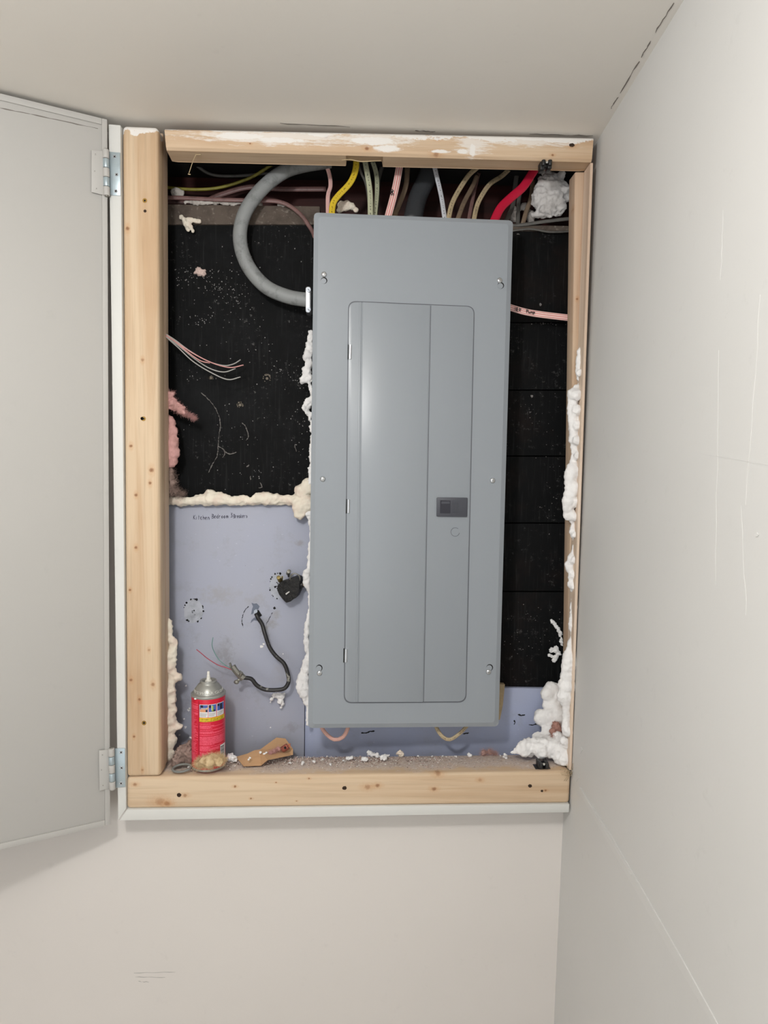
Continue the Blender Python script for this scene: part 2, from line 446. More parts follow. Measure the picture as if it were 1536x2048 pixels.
# ------------------------------------------------------------------ timber frame
def timber(name, label, quad, depth, mat, bevel=.006, y0=0.0):
    pts = [at(x, y, y0) for x, y in quad]
    t = thing(name, label, 'timber', (sum((p.x for p in pts))/4, y0+depth/2, min(p.z for p in pts)))
    f = MB().prism(pts, Vector((0, depth, 0))).build('timber_body', mat, t, bevel=bevel, seg=4)
    return t
def K(x, y, rpx, k=.8, Y=0): return (tuple(at(x, y, Y)), rpx*1.3*1.22/1400, k)
def smear(M):
    z = M.n('ShaderNodeSeparateXYZ'); M.L(M.pos(), z.inputs[0])
    zt = at(700, 262, 0).z
    base = M.ramp(z.outputs[2], zt-.016, zt-.001)
    n = M.noise(M.pos((16, 1, 50)), 1, 5, .7)
    f = M.ramp(M.math('ADD', base, M.ramp(n, .3, .7, -.75, .45)), .45, .55)
    n2 = M.noise(M.pos((7, 1, 120)), 1, 3)
    wobb = M.ramp(M.noise(M.pos((60, 60, 160)), 1, 4, .7), 0, 1, -.7, .7)
    for (x, y, rx, rz) in ((745, 282, 55, 9), (775, 297, 28, 8), (560, 280, 60, 6), (945, 300, 7, 16), (925, 303, 12, 6), (880, 303, 22, 4), (480, 272, 60, 8), (640, 268, 30, 8), (1060, 276, 60, 6)):
        k = 1.22/1400; f = M.math('MAXIMUM', f, M.spot(tuple(at(x, y, 0)), (rx*k, .02, rz*k), .3, wobb))
    w2 = M.ramp(M.noise(M.pos((30, 30, 220)), 1, 5, .75), .2, .8, -1.1, 1.1)
    for (x, y, rx, rz) in ((560, 274, 190, 16), (760, 272, 80, 20), (950, 288, 40, 22), (1060, 282, 90, 12)):
        k = 1.22/1400; f = M.math('MAXIMUM', f, M.math('MULTIPLY', M.spot(tuple(at(x, y, 0)), (rx*k, .02, rz*k), .5, w2), .75))
    # only the front face carries paint
    g = M.n('ShaderNodeSeparateXYZ'); M.L(M.geo.outputs['Position'], g.inputs[0])
    return M.math('MULTIPLY', M.math('MULTIPLY', f, .9), M.ramp(g.outputs[1], .012, .006))
def smear_top(M):
    z = M.n('ShaderNodeSeparateXYZ'); M.L(M.pos(), z.inputs[0]); zt = at(280, 252, 0).z
    n = M.noise(M.pos((60, 60, 90)), 1, 4, .6)
    return M.ramp(M.math('ADD', M.ramp(z.outputs[2], zt-.022, zt-.003), M.ramp(n, .3, .7, -.4, .4)), .5, .62, 0, .9)
studL_m = wood('left_stud_pine', 2, knots=[K(255, 457, 6), K(303, 940, 7), K(262, 892, 5), K(272, 990, 5), K(300, 966, 5), K(272, 1095, 5), K(262, 1360, 5, .7), K(306, 1369, 6, .6), K(279, 1399, 5), K(268, 1473, 4), K(260, 1180, 4), K(285, 1540, 4, .5), K(298, 1300, 4, .4), K(285, 720, 5, .5)], paint=smear_top, seed=1)
head_m = wood('header_pine', 0, (208, 184, 156), (190, 158, 126), knots=[K(652, 273, 6), K(734, 297, 6), K(875, 277, 6), K(500, 287, 3), K(1144, 291, 7), K(872, 308, 8, .5), K(1105, 310, 4), K(1065, 325, 4), K(850, 328, 5, .5)], paint=smear, seed=3)
sill_m = wood('sill_pine', 0, (212, 190, 162), (196, 167, 136), knots=[K(270, 1569, 6, .6), K(370, 1591, 6, .5), K(334, 1607, 9, .7), K(320, 1603, 14, .3), K(470, 1573, 4), K(755, 1571, 7, .7), K(868, 1578, 7, .7), K(735, 1574, 9, .4), K(552, 1565, 2, 1), K(618, 1557, 3), K(502, 1597, 3), K(1091, 1581, 4, .7), K(876, 1547, 9, .5), K(960, 1560, 6, .3), K(593, 1602, 2)], seed=6, dust=.95)
jamb_m = wood('jamb_pine', 2, (204, 180, 156), (190, 160, 134), knots=[K(1154, 598, 4, .8, .04), K(1141, 663, 5, .9, .04), K(1133, 865, 6, .7, .04), K(1142, 420, 6, .7, .05)], seed=9)
edge_m = wood('edge_strip_pine', 2, (226, 208, 190), (204, 178, 156), seed=12)

stud = timber('wall_stud', 'pale pine upright stud with knots and screw holes, framing the left side of the opening', [(244, 250), (316, 253), (322, 1553), (253, 1555)], .037, studL_m, .007)
timber('wall_stud', 'second pine stud doubled up behind the left front stud, only its inner side showing', [(262, 262), (326, 266), (332, 1529), (265, 1529)], .030, jamb_m, .002, y0=.038)
def screwhole(mb, x, y, r, plane, off=.0003):
    mb.pprism(disc(x, y, r, 14), plane, -.0005, off)
for (x, y, r) in ((290, 422, 3), (284, 837, 3.2)):
    b = MB(); screwhole(b, x, y, r, FR); b.build('screw_hole', hole_m, stud)
brass_m = plain('brass_screw', (150, 118, 58), .4, .8, .3)
def woodscrew(x, y, r, parent, plane=FR):
    b = MB(); b.pprism(disc(x, y, r, 18), plane, -.0004, .0003); b.pprism(disc(x, y, r*.45, 8), plane, 0, .0006, 1)
    o = b.build('screw', [brass_m, dark_m], parent); o['label'] = 'brass-coloured countersunk screw head'
for x, y in ((289.5, 401), (287, 837.5), (288, 1446)): woodscrew(x, y, 4.6, stud)
# header with the rough notch for the cables
hd = thing('header_timber', 'pine crosspiece smeared with white paint along its top, under the ceiling', 'timber', at(760, 300, .02))
fr = [(329, 255), (1187, 275), (1183, 322), (1181, 323), (336, 313)]
b = MB(); hl = at(329, 257, 0); hr = at(1187, 275, 0); lb = at(332, 300, 0); rb = at(1183, 318, 0)
# sloped lower arris: front face, then a chamfered underside down to the back edge, as the photo shows it
kb = at(345, 323, .040); kr = at(1169, 345, .040)
def hp(x, top): # helper along the beam
    t = (x-329)/(1187-329); return t
sec = []
xs = [329, 686, 688, 700, 720, 740, 756, 761, 763, 1187]
for x in xs:
    t = (x-329)/(1187-329)
    T = hl.lerp(hr, t); Bf = at(332, 294, 0).lerp(at(1184, 318, 0), t)
    if x == 329: pass
    low = at(345, 324, .040).z; hi = at(1169, 343, .040).z
    zb = low+(hi-low)*t
    notch = 688 <= x <= 761
    bk = Vector((T.x+(.012 if x == 329 else (-.012 if x == 1187 else 0)), .040, zb + (.009 if notch else 0)))
    md = Vector((Bf.x, .022 if notch else .039, zb + (.0085 if notch else .0006)))
    r1 = Vector((Bf.x, .0, Bf.z)); r2 = Vector((Bf.x, .004, Bf.z-.004))
    sec.append([Vector((T.x, .040, T.z)), Vector((T.x, .003, T.z)), Vector((T.x, 0, T.z-.003)), r1, r2, md, bk])
n = 7; vs = [p for s_ in sec for p in s_]; fs = []
for i in range(len(sec)-1):
    for j in range(n): fs.append([i*n+j, i*n+(j+1) % n, (i+1)*n+(j+1) % n, (i+1)*n+j])
fs += [list(range(n)), list(range((len(sec)-1)*n, len(sec)*n))]
b.add(vs, fs); b.build('timber_body', head_m, hd, smooth=False)
# torn veneer over the notch
b = MB(); b.tube(px3([(684, 320, .02), (700, 319, .015), (722, 323, .012), (745, 322, .014), (762, 321, .02)]), .0009, .0006, 6); b.build('torn_splinter', tan_m, hd)
b = MB(); b.tube(px3([(392, 309, .012), (386, 322, .008), (378, 346, .006)]), .0006, .0005, 6); b.tube(px3([(376, 348, .006), (381, 349, .006)]), .0008, .0005, 6)
b.tube(px3([(392, 309, .012), (402, 309, .01)]), .0008, .0006, 6); o = b.build('hanging_splinter', tan_m, hd); o['label'] = 'long thin splinter hanging from the underside'
b = MB(); b.pprism(disc(1144, 290, 5.5, 14, 3.6, .15, 3), FR, -.0004, .0003); b.build('screw_hole', hole_m, hd)

sill = timber('sill_timber', 'long pine sill along the bottom of the opening, littered with foam crumbs', [(253, 1555), (1142, 1543), (1139, 1607), (253, 1618)], .080, sill_m, .006)
for (x, y, r) in ((358, 1590, 4.6), (689, 1576, 4.5), (1060, 1572, 4), (1084, 1582, 2.6)):
    b = MB(); b.pprism(disc(x, y, r, 14, r*.85, .12, x), FR, -.0005, .0003); b.build('screw_hole', hole_m, sill)
# dust on top of the sill
jambq = [at(1152, 343, .04), at(1172, 343, .04), at(1143, 1535, .04), at(1126, 1535, .04)]
t = thing('jamb_stud', 'narrow pine stud at the right side of the opening, partly coated in white foam', 'timber', jambq[3])
jq = [at(1150, 343, .040), at(1171, 343, .040), at(1141, 1512, .040), at(1134, 1512, .040)]
MB().prism(jq, Vector((0, .036, 0))).build('timber_body', jamb_m, t, bevel=.003, seg=3)
# thin edge strip between jamb and side wall
e0 = on_rw(CEIL_Z-.045, .045); 
b = MB(); eq = [at(1186, 326, .002), at(1143, 1540, .002)]
p0, p1 = eq; wv = Vector((-.0045, 0, 0))
b.prism([p0, p0+wv, p1+wv, p1], Vector((.001, .037, 0)))
tag(b.build('corner_strip', edge_m), 'thin pale strip lining the side wall beside the right jamb', 'strip')

# white trim strips
b = MB(); b.prism([at(x, y, -.003) for x, y in ((217, 248), (241, 250), (252, 1618), (236, 1641))], Vector((0, WALL_Y+.003, 0)))
tag(b.build('trim_5', trim_m, bevel=.0012), kind='structure')
b = MB(); b.prism([at(x, y, -.003) for x, y in ((253, 1619.5), (1139, 1608), (1138, 1625), (238, 1641.5))], Vector((0, WALL_Y+.003, 0)))
tag(b.build('trim_6', trim_m, bevel=.0012), kind='structure')

# ------------------------------------------------------------------ access door
dA = at(214, 240, -.006); dB = at(220, 1648, -.006); dC = at(0, 946, -.082)
DOOR = pl3(dA, dB, dC)
r_ = (ray(0, 0)-ray(1, 0))
def dl(y0, y1, x): return y1+(y0-y1)*x/217
XO = -760
q = [(XO, 195-(240-195)/214*(-XO)*-1), ]
Pt = [DOOR.hit(214, 240), DOOR.hit(220, 1648), None, None]
dirv = (DOOR.hit(0, 195)-DOOR.hit(214, 240)); dirb = (DOOR.hit(0, 1697)-DOOR.hit(220, 1648))
hz = Vector((dirv.x, dirv.y, 0)).normalized(); Wd = .78
tl = Pt[0]+hz*Wd+Vector((0, 0, (dirv.z/Vector((dirv.x, dirv.y)).length)*0)); bl = Pt[1]+hz*Wd
door = thing('access_door', 'white painted access door standing open at the left of the opening', 'door', Pt[1])
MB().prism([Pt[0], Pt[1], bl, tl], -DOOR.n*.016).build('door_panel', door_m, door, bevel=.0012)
zv = (Pt[0]-Pt[1]).normalized()
def strip(a, b_, inward, wd, t):
    return MB().prism([a, b_, b_+inward*wd, a+inward*wd], DOOR.n*t) if False else MB().prism([p+DOOR.n*t for p in (a, b_, b_+inward*wd, a+inward*wd)], -DOOR.n*t)
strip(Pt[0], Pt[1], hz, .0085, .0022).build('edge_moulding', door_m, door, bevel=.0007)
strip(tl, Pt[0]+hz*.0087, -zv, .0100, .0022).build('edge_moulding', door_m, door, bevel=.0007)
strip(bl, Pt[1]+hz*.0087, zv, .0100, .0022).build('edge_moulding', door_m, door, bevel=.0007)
b = MB()
ribbon(b, wob((205, 262), (204, 320), 6, .4, 1), DOOR, 1.2, .0003, .5); ribbon(b, wob((207, 440), (208, 900), 14, .4, 2), DOOR, .9, .0003, .8)
ribbon(b, wob((209, 1240), (211, 1440), 10, .5, 3), DOOR, 1.2, .0003, .8); ribbon(b, wob((60, 228), (196, 257), 10, .4, 4), DOOR, 1.4, .0003, .8); ribbon(b, wob((0, 216), (60, 228), 6, .4, 4), DOOR, 1.4, .0003, .8)
b.build('paint_crack', crackm, door)

# hinges
def hinge(label, dl_, bar, fl, screws_d, screws_f):
    t = thing('butt_hinge', label, 'hinge', at(bar[0], bar[2], -.008), 'hinges of the access door')
    MB().pprism([(dl_[0], dl_[1]), (dl_[2], dl_[3]), (dl_[4], dl_[5]), (dl_[6], dl_[7])], DOOR, .0022, .0040).build('door_leaf', door_m, t, bevel=.0005)
    o = MB().pprism([(fl[0], fl[1]), (fl[2], fl[3]), (fl[4], fl[5]), (fl[6], fl[7])], YP(-.003), 0, .0018).build('frame_leaf', zincp_m, t, bevel=.0005)
    x0, y0, y1, x1 = bar[0], bar[1], bar[2], bar[3]; r = .0052; k = 5
    pa, pb = at(x0, y0, -.011), at(x1, y1, -.011)
    for i in range(k):
        a = pa.lerp(pb, i/k+.006); c = pa.lerp(pb, (i+1)/k-.006)
        bb = MB(); bb.cyl(a, c, r if i % 2 == 0 else r*.93, n=24); bb.build('knuckle', door_m if i % 2 == 0 else zincp_m, t, bevel=.0006)
    MB().cyl(pa+Vector((0, 0, .0012)), pb-Vector((0, 0, .0012)), .003, n=16).build('hinge_pin', steel_m, t)
    for x, y in screws_d:
        bb = MB(); bb.pprism(disc(x, y, 2.6, 14), DOOR, .0035, .0045); bb.pprism(disc(x, y, .9, 6), DOOR, .0045, .0047, 1); bb.build('screw', [door_m, crackm], t)
    for x, y in screws_f:
        P = YP(-.003); bb = MB(); bb.pprism(disc(x, y, 3.4, 16), P, .0015, .0026)
        for a in (.7, .7+pi/2):
            d = Vector((math.cos(a), math.sin(a)))*2.6; ribbon_pts = [(x-d.x, y-d.y), (x+d.x, y+d.y)]
            n2 = Vector((-d.y, d.x)).normalized()*.6
            bb.pprism([(x-d.x+n2.x, y-d.y+n2.y), (x+d.x+n2.x, y+d.y+n2.y), (x+d.x-n2.x, y+d.y-n2.y), (x-d.x-n2.x, y-d.y-n2.y)], P, .0026, .0028, 1)
        bb.build('screw', [zinc_m, dark_m], t)
    return t
hinge('upper painted butt hinge joining the access door to the trim', (183, 300, 207, 302, 207, 390, 183, 384), (211.5, 299, 392, 213.5), (217, 303, 240, 305, 241, 391, 218, 390),
      ((191, 308), (189.5, 342), (193, 377)), ((229, 313), (233, 349), (231.5, 382)))
hinge('lower butt hinge with bare zinc frame plate, joining the access door to the trim', (198, 1501, 218, 1499, 219, 1577, 199, 1582), (222.5, 1496, 1579, 225, ), (229, 1497, 250, 1497, 251, 1574, 231, 1576),
      ((205, 1510), (203, 1540), (206, 1571)), ((242, 1505), (243, 1536), (242, 1567)))

# ------------------------------------------------------------------ sheathing behind the opening
sh = thing('sheathing_panel', 'black painted panel behind the opening, left of the breaker panel', 'panel', at(480, 1000, BOARD_Y))
MB().prism([at(x, y, BOARD_Y) for x, y in ((330, 447), (640, 451), (640, 1020), (330, 1020))], Vector((0, .010, 0))).build('panel_sheet', black_m, sh)
b = MB(); r = random.Random(3)
def specks(mb, cx, cy, sx, sy, n, plane, rmin=.5, rmax=1.6, seed=1, t=.0005):
    r = random.Random(seed)
    for i in range(n):
        x = r.gauss(cx, sx); y = r.gauss(cy, sy); mb.pprism(disc(x, y, r.uniform(rmin, rmax), 6, rag=.5, seed=i+seed*77), plane, 0, t)
B2 = BOARD
for a in ((395, 545, 30, 5, 34), (445, 570, 22, 8, 40), (470, 600, 12, 14, 26), (400, 640, 12, 6, 26), (370, 560, 20, 12, 26), (520, 690, 50, 40, 14), (600, 850, 8, 40, 26), (390, 755, 25, 14, 14), (560, 745, 12, 8, 14), (450, 620, 40, 40, 40), (490, 950, 30, 14, 18), (590, 760, 14, 25, 18), (470, 870, 50, 40, 30), (500, 520, 60, 40, 20)):
    specks(b, *a, B2, .35, 1.1, seed=int(a[0]))
o = b.build('plaster_specks', plain('grey_plaster', (142, 140, 138), .9), sh); o['kind'] = 'stuff'
b = MB()
scratch(b, [(402, 785), (415, 797), (428, 812), (437, 830), (441, 850), (438, 870), (436, 895), (434, 912), (424, 930), (417, 945)], B2, 1.1, .0004, .9, 5)
scratch(b, [(435, 892), (445, 897), (452, 905), (462, 908), (473, 904)], B2, 1.6, .0006, .7, 6); scratch(b, [(447, 898), (450, 908), (445, 915)], B2, 1.6, .0006, .7, 7)
scratch(b, [(484, 845), (492, 855), (497, 872), (492, 881)], B2, 1.4, .0006, .7, 8); scratch(b, [(501, 952), (501, 960)], B2, 1.6, .0008, .4, 9)
scratch(b, [(493, 934), (498, 930)], B2, 2.4, .0008, .4, 10); scratch(b, [(520, 965), (524, 974), (517, 976)], B2, 1.5, .0008, .4, 11); scratch(b, [(589, 890), (593, 903)], B2, 1.2, .0008, .4, 12)
flush(b, 'scratch_mark', plain('pale_scratch', (112, 108, 104), .9), sh)
ring_m = plain('ring_plaster', (120, 112, 100), .9)
for (x, y, r0) in ((534, 757, 8.5), (480, 810, 6), (422, 756, 4)):
    b = MB(); rr_ = random.Random(x)
    for i in range(26):
        a = rr_.uniform(-.6, 4.6); q = rr_.uniform(.7, 1.05); b.pprism(disc(x+math.cos(a)*r0*q, y-math.sin(a)*r0*q, rr_.uniform(.5, 1.5), 6, rag=.6, seed=i+x), B2, 0, .001)
    b.cyl(B2.hit(x, y), B2.hit(x, y, .002), .0025, n=12); b.build('old_screw_ring', ring_m, sh)

pk = thing('plank_sheathing', 'black stained planks behind the opening, right of the breaker panel', 'panel', at(1070, 1380, BOARD_Y))
ys = [458, 645, 780, 912, 1046, 1183, 1378]
for i in range(len(ys)-1):
    MB().prism([at(x, y, BOARD_Y+.004) for x, y in ((960, ys[i]+1), (1175, ys[i]+1.5), (1175, ys[i+1]-.6), (960, ys[i+1]-.9))], Vector((0, .010, 0))).build('plank', blackw_m, pk, bevel=.0012)
PKP = YP(BOARD_Y+.004)
b = MB()
for a in ((1100, 850, 20, 60, 16), (1060, 1250, 25, 30, 30), (1105, 1000, 14, 40, 22), (1085, 648, 16, 2, 14), (1060, 820, 10, 12, 14), (1045, 1290, 25, 12, 22)):
    specks(b, *a, PKP, .3, .9, seed=int(a[1]))
for (x, y) in ((1081, 609), (1064, 792)): b.pprism(disc(x, y, 2.6, 8, rag=.3, seed=x), PKP, 0, .0012)
o = b.build('plaster_specks', plain('grey_plaster_dim', (120, 116, 114), .9), pk); o['kind'] = 'stuff'

# beams and plates in the upper hollow
MB_ = MB().prism([at(x, y, BOARD_Y-.004) for x, y in ((325, 408), (640, 412), (640, 449), (325, 449))], Vector((0, .04, 0)))
tag(MB_.build('top_plate', dusty_m, bevel=.002), 'dusty brown plate along the top of the black panel, left of the breaker panel', 'timber')
MB_ = MB().prism([at(x, y, .215) for x, y in ((290, 352), (1190, 372), (1190, 500), (290, 480))], Vector((0, .04, 0)))
tag(MB_.build('floor_beam', brown_m, bevel=.002), 'dark reddish beam deep in the hollow behind the cables', 'timber')
MB_ = MB().prism([at(x, y, BOARD_Y+.002) for x, y in ((960, 448), (1180, 452), (1180, 462), (960, 462))], Vector((0, .03, 0)))
tag(MB_.build('ledge_batten', dusty_m, bevel=.002), 'dusty batten on top of the black planks at the right', 'timber')

# grey boards
gb = thing('grey_board', 'blue-grey painted board with handwriting, below the black panel at the left', 'board', at(470, 1530, .113))
MB().prism([at(x, y, .113) for x, y in ((322, 1008), (650, 1010), (650, 1368), (609.5, 1368), (607.5, 1560), (322, 1560))], Vector((0, .012, 0))).build('board_sheet', grey_m, gb, bevel=.001)
gr = thing('grey_board', 'blue-grey painted board showing beneath and to the right of the breaker panel', 'board', at(850, 1530, .120))
MB().prism([at(x, y, .120) for x, y in ((609.5, 1370), (1165, 1378), (1165, 1570), (609.5, 1570))], Vector((0, .012, 0))).build('board_sheet', grey2_m, gr, bevel=.001)
b = MB(); G2 = YP(.120)
for k, pts in enumerate(([(722, 1466), (732, 1466), (740, 1463), (749, 1462)], [(1036, 1429), (1043, 1431), (1050, 1430)], [(1028, 1440), (1030, 1445), (1028, 1449)], [(926, 1468), (932, 1467), (938, 1466)], [(1058, 1450), (1066, 1450), (1077, 1447)])):
    scratch(b, pts, G2, 2.2, .0006, .6, k)
flush(b, 'black_gouge', dark_m, gr)
# marker handwriting (single-stroke letters)
G = {'K': ['0,0 0,6', '3,0 0,3 3,6'], 'i': ['1,2.4 1,6', '1,.8 1,1'], 't': ['1,0 1,6', '0,2 2.4,2'], 'c': ['2.4,2.6 1,2.2 0,4 1,6 2.6,5.6'], 'h': ['0,0 0,6', '0,4 1.4,2.4 2.4,3.4 2.4,6'],
     'e': ['0,4 2.2,3.6 1.4,2.2 0,3.4 .4,5.6 2.4,5.6'], 'n': ['0,2.4 0,6', '0,3.6 1.4,2.4 2.4,3.6 2.6,6'], 'B': ['0,0 0,6', '0,0 2.4,.8 2.2,2.4 0,3 2.8,3.8 2.6,5.4 0,6'], 'd': ['2.4,0 2.4,6', '2.4,3 .8,2.6 0,4.6 1,6 2.4,5'],
     'r': ['0,2.4 0,6', '0,3.8 1,2.6 2,2.6'], 'o': ['1.2,2.4 0,4 1,6 2.4,4.6 1.4,2.4'], 'm': ['0,2.6 0,6', '0,3.4 1,2.6 1.6,4 1.6,6', '1.6,3.6 2.6,2.6 3.2,4 3.2,6'], '3': ['0,0 2.4,.4 1,2.6 2.6,3.8 1.8,5.8 0,6'],
     'a': ['2.4,2.6 .6,2.6 0,4.6 1,6 2.4,4.6', '2.4,2.6 2.5,6'], 'k': ['0,.4 0,6', '2.2,2.2 0,4 2.4,6'], 's': ['2,2.4 .4,2.8 2,4.6 1,6 0,5.6'], 'N': ['0,6 .2,0 2.6,6 3,0'], 'E': ['2.6,0 0,0 0,6 2.6,6', '0,3 2,3'], 'R': ['0,6 0,0 2.4,.6 2.2,2.8 0,3.2 2.8,6'],
     'P': ['0,6 0,0 2.4,.4 2.4,2.6 0,3.2'], 'u': ['0,2.4 .3,5.6 2,5.6 2.4,2.4 2.5,6'], 'M': ['0,6 .4,2 1.4,4.6 2.4,2 3,6'], 'p': ['0,2.4 0,7.6', '0,3 2,2.6 2.2,4.8 0,5.4'], '8': ['1.2,0 0,1.4 1.2,2.8 2.4,4.4 1.2,6 0,4.4 1.2,2.8 2.4,1.4 1.2,0'], 'A': ['0,6 1.4,0 2.8,6', '.6,3.8 2.2,3.8'], ' ': []}
def write(mb, text, plane, o, ux, uy, sx, wd=1.1, adv=3.7, jit=.35, seed=2, t=.0004, sy=None):
    sy = sy or sx
    r = random.Random(seed); ux = Vector(ux); uy = Vector(uy); x = 0
    for ch in text:
        for st in G[ch]:
            pts = []
            for q in st.split():
                a, c = map(float, q.split(',')); p = Vector(o)+ux*(x+a*sx+r.uniform(-jit, jit)*.4)+uy*(c*sy+r.uniform(-jit, jit)*.4); pts.append((p.x, p.y))
            if len(pts) > 1: ribbon(mb, pts, plane, wd, t, .2, 1)
        x += (adv if ch != ' ' else adv*1.0)*sx
    return mb
b = MB(); write(b, 'Kitchen', GREY, (387, 1030), (1, .02), (0, 1), 1.15, 1.25, 4.1, sy=1.5); write(b, 'Bedroom', GREY, (424, 1028), (1, -.02), (0, 1), 1.15, 1.25, 4.1, seed=3, sy=1.5); write(b, '3', GREY, (461, 1026), (1, 0), (0, 1), 1.4, 1.3)
write(b, 'Breakers', GREY, (467, 1028), (1, -.03), (0, 1), .95, 1.2, 3.8, seed=4, sy=1.4)
b.build('handwriting', ink_m, gb)
# scuffed round patches, torn hole
pale_m = plain('pale_scuff', (176, 180, 190), .8, var=.5)
def patch(x, y, rx, ry, seed, arc=(0, 2*pi), dots=22):
    b = MB(); b.pprism(disc(x, y, rx, 26, ry, .06, seed), GREY, 0, .0005); b.build('scraped_patch', pale_m, gb)
    b = MB(); r = random.Random(seed)
    for i in range(dots):
        a = r.uniform(*arc); k = r.choice((.98, .98, 1.0, r.uniform(0, .4))); b.pprism(disc(x+math.cos(a)*rx*k, y+math.sin(a)*ry*k, r.uniform(.6, 2.2), 7, rag=.5, seed=i), GREY, 0, .0009)
    b.build('black_flecks', dark_m, gb)
patch(387, 1222, 20, 24, 5, dots=26); patch(556, 1172, 17, 26, 8, (1.5, 5.2), 26)
b = MB()
scratch(b, [(498, 1212), (489, 1222), (484, 1240), (486, 1255)], GREY, 1.1, .0005, .8, 1); scratch(b, [(545, 1225), (538, 1238), (532, 1250)], GREY, .9, .0005, .8, 2)
b.pprism([(546, 1216), (549, 1213), (552, 1217), (548, 1219)], GREY, 0, .0008); flush(b, 'black_scratch', dark_m, gb)
b = MB(); b.pprism([(512, 1222), (517, 1220), (524, 1231), (518, 1235), (511, 1232)], GREY, -.001, .0009); b.build('torn_hole', dark_m, gb)
tf = plain('torn_paint', (104, 112, 128), .7)
b = MB(); b.pprism([(503, 1206), (508, 1208), (513, 1207), (519, 1213), (516, 1219), (511, 1218), (509, 1225), (502, 1229), (504, 1219), (506, 1213)], GREY, .0, .0014); b.build('torn_flap', tf, gb)
b = MB(); b.pprism([(508, 1221), (513, 1218), (515, 1223), (511, 1231), (507, 1229)], GREY, .0014, .0026); b.build('torn_flap', plain('torn_paint_pale', (176, 184, 196), .7), gb)
b = MB(); b.pprism([(501, 1246), (503, 1240), (509, 1235), (516, 1237), (514, 1241), (507, 1240)], GREY, .0, .0016); b.build('torn_flap', tf, gb)
b = MB()
for (x, y, rr) in ((359, 1470, 2), (377, 1420, 2.4), (379, 1418, 2), (372, 1372, 1.8), (385, 1400, 1.4), (368, 1438, 1.5), (523, 1293, 3), (527, 1288, 2), (371, 1455, 2.5), (380, 1475, 1.6), (541, 1455, 1.5), (566, 1308, 1)):
    b.pprism(disc(x, y, rr, 8, rag=.4, seed=x), GREY, 0, .0012)
flush(b, 'foam_fleck', foam_m, gb)
# tan sliver beside the cover
b = MB(); b.prism([at(x, y, .105) for x, y in ((998, 1368), (1010, 1369), (1006, 1410), (1000, 1440), (994, 1440))], Vector((0, .012, 0)))
tag(b.build('wood_shim', tan_m, bevel=.0008), 'tan wooden shim poking out beside the lower right edge of the breaker panel', 'shim')

# ------------------------------------------------------------------ breaker panel
bp = thing('breaker_panel', 'tall grey steel breaker panel with closed door, centre of the opening', 'electrical panel', COV.hit(807, 1455))
bq = [COV.hit(x, y, -.006) for x, y in ((634, 433), (1016, 448), (990, 1444), (623, 1447))]
MB().prism(bq, [Vector((0, .1115-p_.y, 0)) for p_ in bq]).build('panel_box', plain('box_grey_steel', (126, 130, 134), .5), bp)
outer = rrect([(628, 425), (1026, 441), (997, 1453), (616, 1456)], 9, 5)
inner = rrect([(637, 433), (1017, 448), (989, 1445), (625, 1448)], 7, 5)
b = MB(); O = [COV.hit(*p, -.0035) for p in outer]; I = [COV.hit(*p, 0) for p in inner]; O2 = [COV.hit(*p, -.009) for p in outer]; N = len(O)
b.add(O+I+O2, [list(range(N, 2*N))]+[[i, (i+1) % N, N+(i+1) % N, N+i] for i in range(N)]+[[i, 2*N+i, 2*N+(i+1) % N, (i+1) % N] for i in range(N)]+[list(range(3*N-1, 2*N-1, -1))])
cov = b.build('cover_plate', cover_m, bp)
dq = [(697, 602), (949, 613), (932, 1404), (688, 1406)]
b = MB(); b.pprism(rrect([(696.4, 601.4), (949.6, 612.2), (932.8, 1405.2), (687.4, 1406.8)], 17, 8), COV, -.001, .0003); b.build('door_gap', groove_m, bp)
def lerpx(xa, xb, y): return xa+(xb-xa)*(y-603)/(1405-603)
pd = MB(); pts = rrect([(698, 603.5), (948, 613.5), (931, 1403), (689.5, 1404.6)], 16, 8)
pd.pprism(pts, COV, 0, .0016); pdo = pd.build('panel_door', cover_m, bp, bevel=.0006)
b = MB(); b.pprism([(862.5, 611), (861, 611), (846.5, 1403.5), (848, 1403.5)], COV, .0016, .00185); b.build('door_crease', groove_m, pdo)
b = MB(); b.pprism([(725.5, 604), (860, 610.5), (845.6, 1404.2), (717.6, 1404.4)], COV, .0012, .0030); b.build('raised_field', cover_m, pdo, bevel=.0007)
b = MB(); b.pprism([(719, 604), (723, 604), (715.5, 1404), (711.5, 1404)], COV, .0012, .0028); b.build('crease_bead', cover_m, pdo, bevel=.0006)
# door hinges
for (x, y0, y1) in ((700, 690, 718), (696.5, 999, 1026), (691.5, 1298, 1324)):
    b = MB(); b.cyl(COV.hit(x+.6, y0, .0016), COV.hit(x, y1, .0016), .0026, n=14); b.pprism([(x-4.4, y0-1), (x-2.4, y0-1), (x-2.9, y1+1), (x-4.9, y1+1)], COV, 0, .0012, 1)
    o = b.build('door_hinge', [zinc_m, dark_m], bp); o['label'] = 'small bright metal hinge barrel'
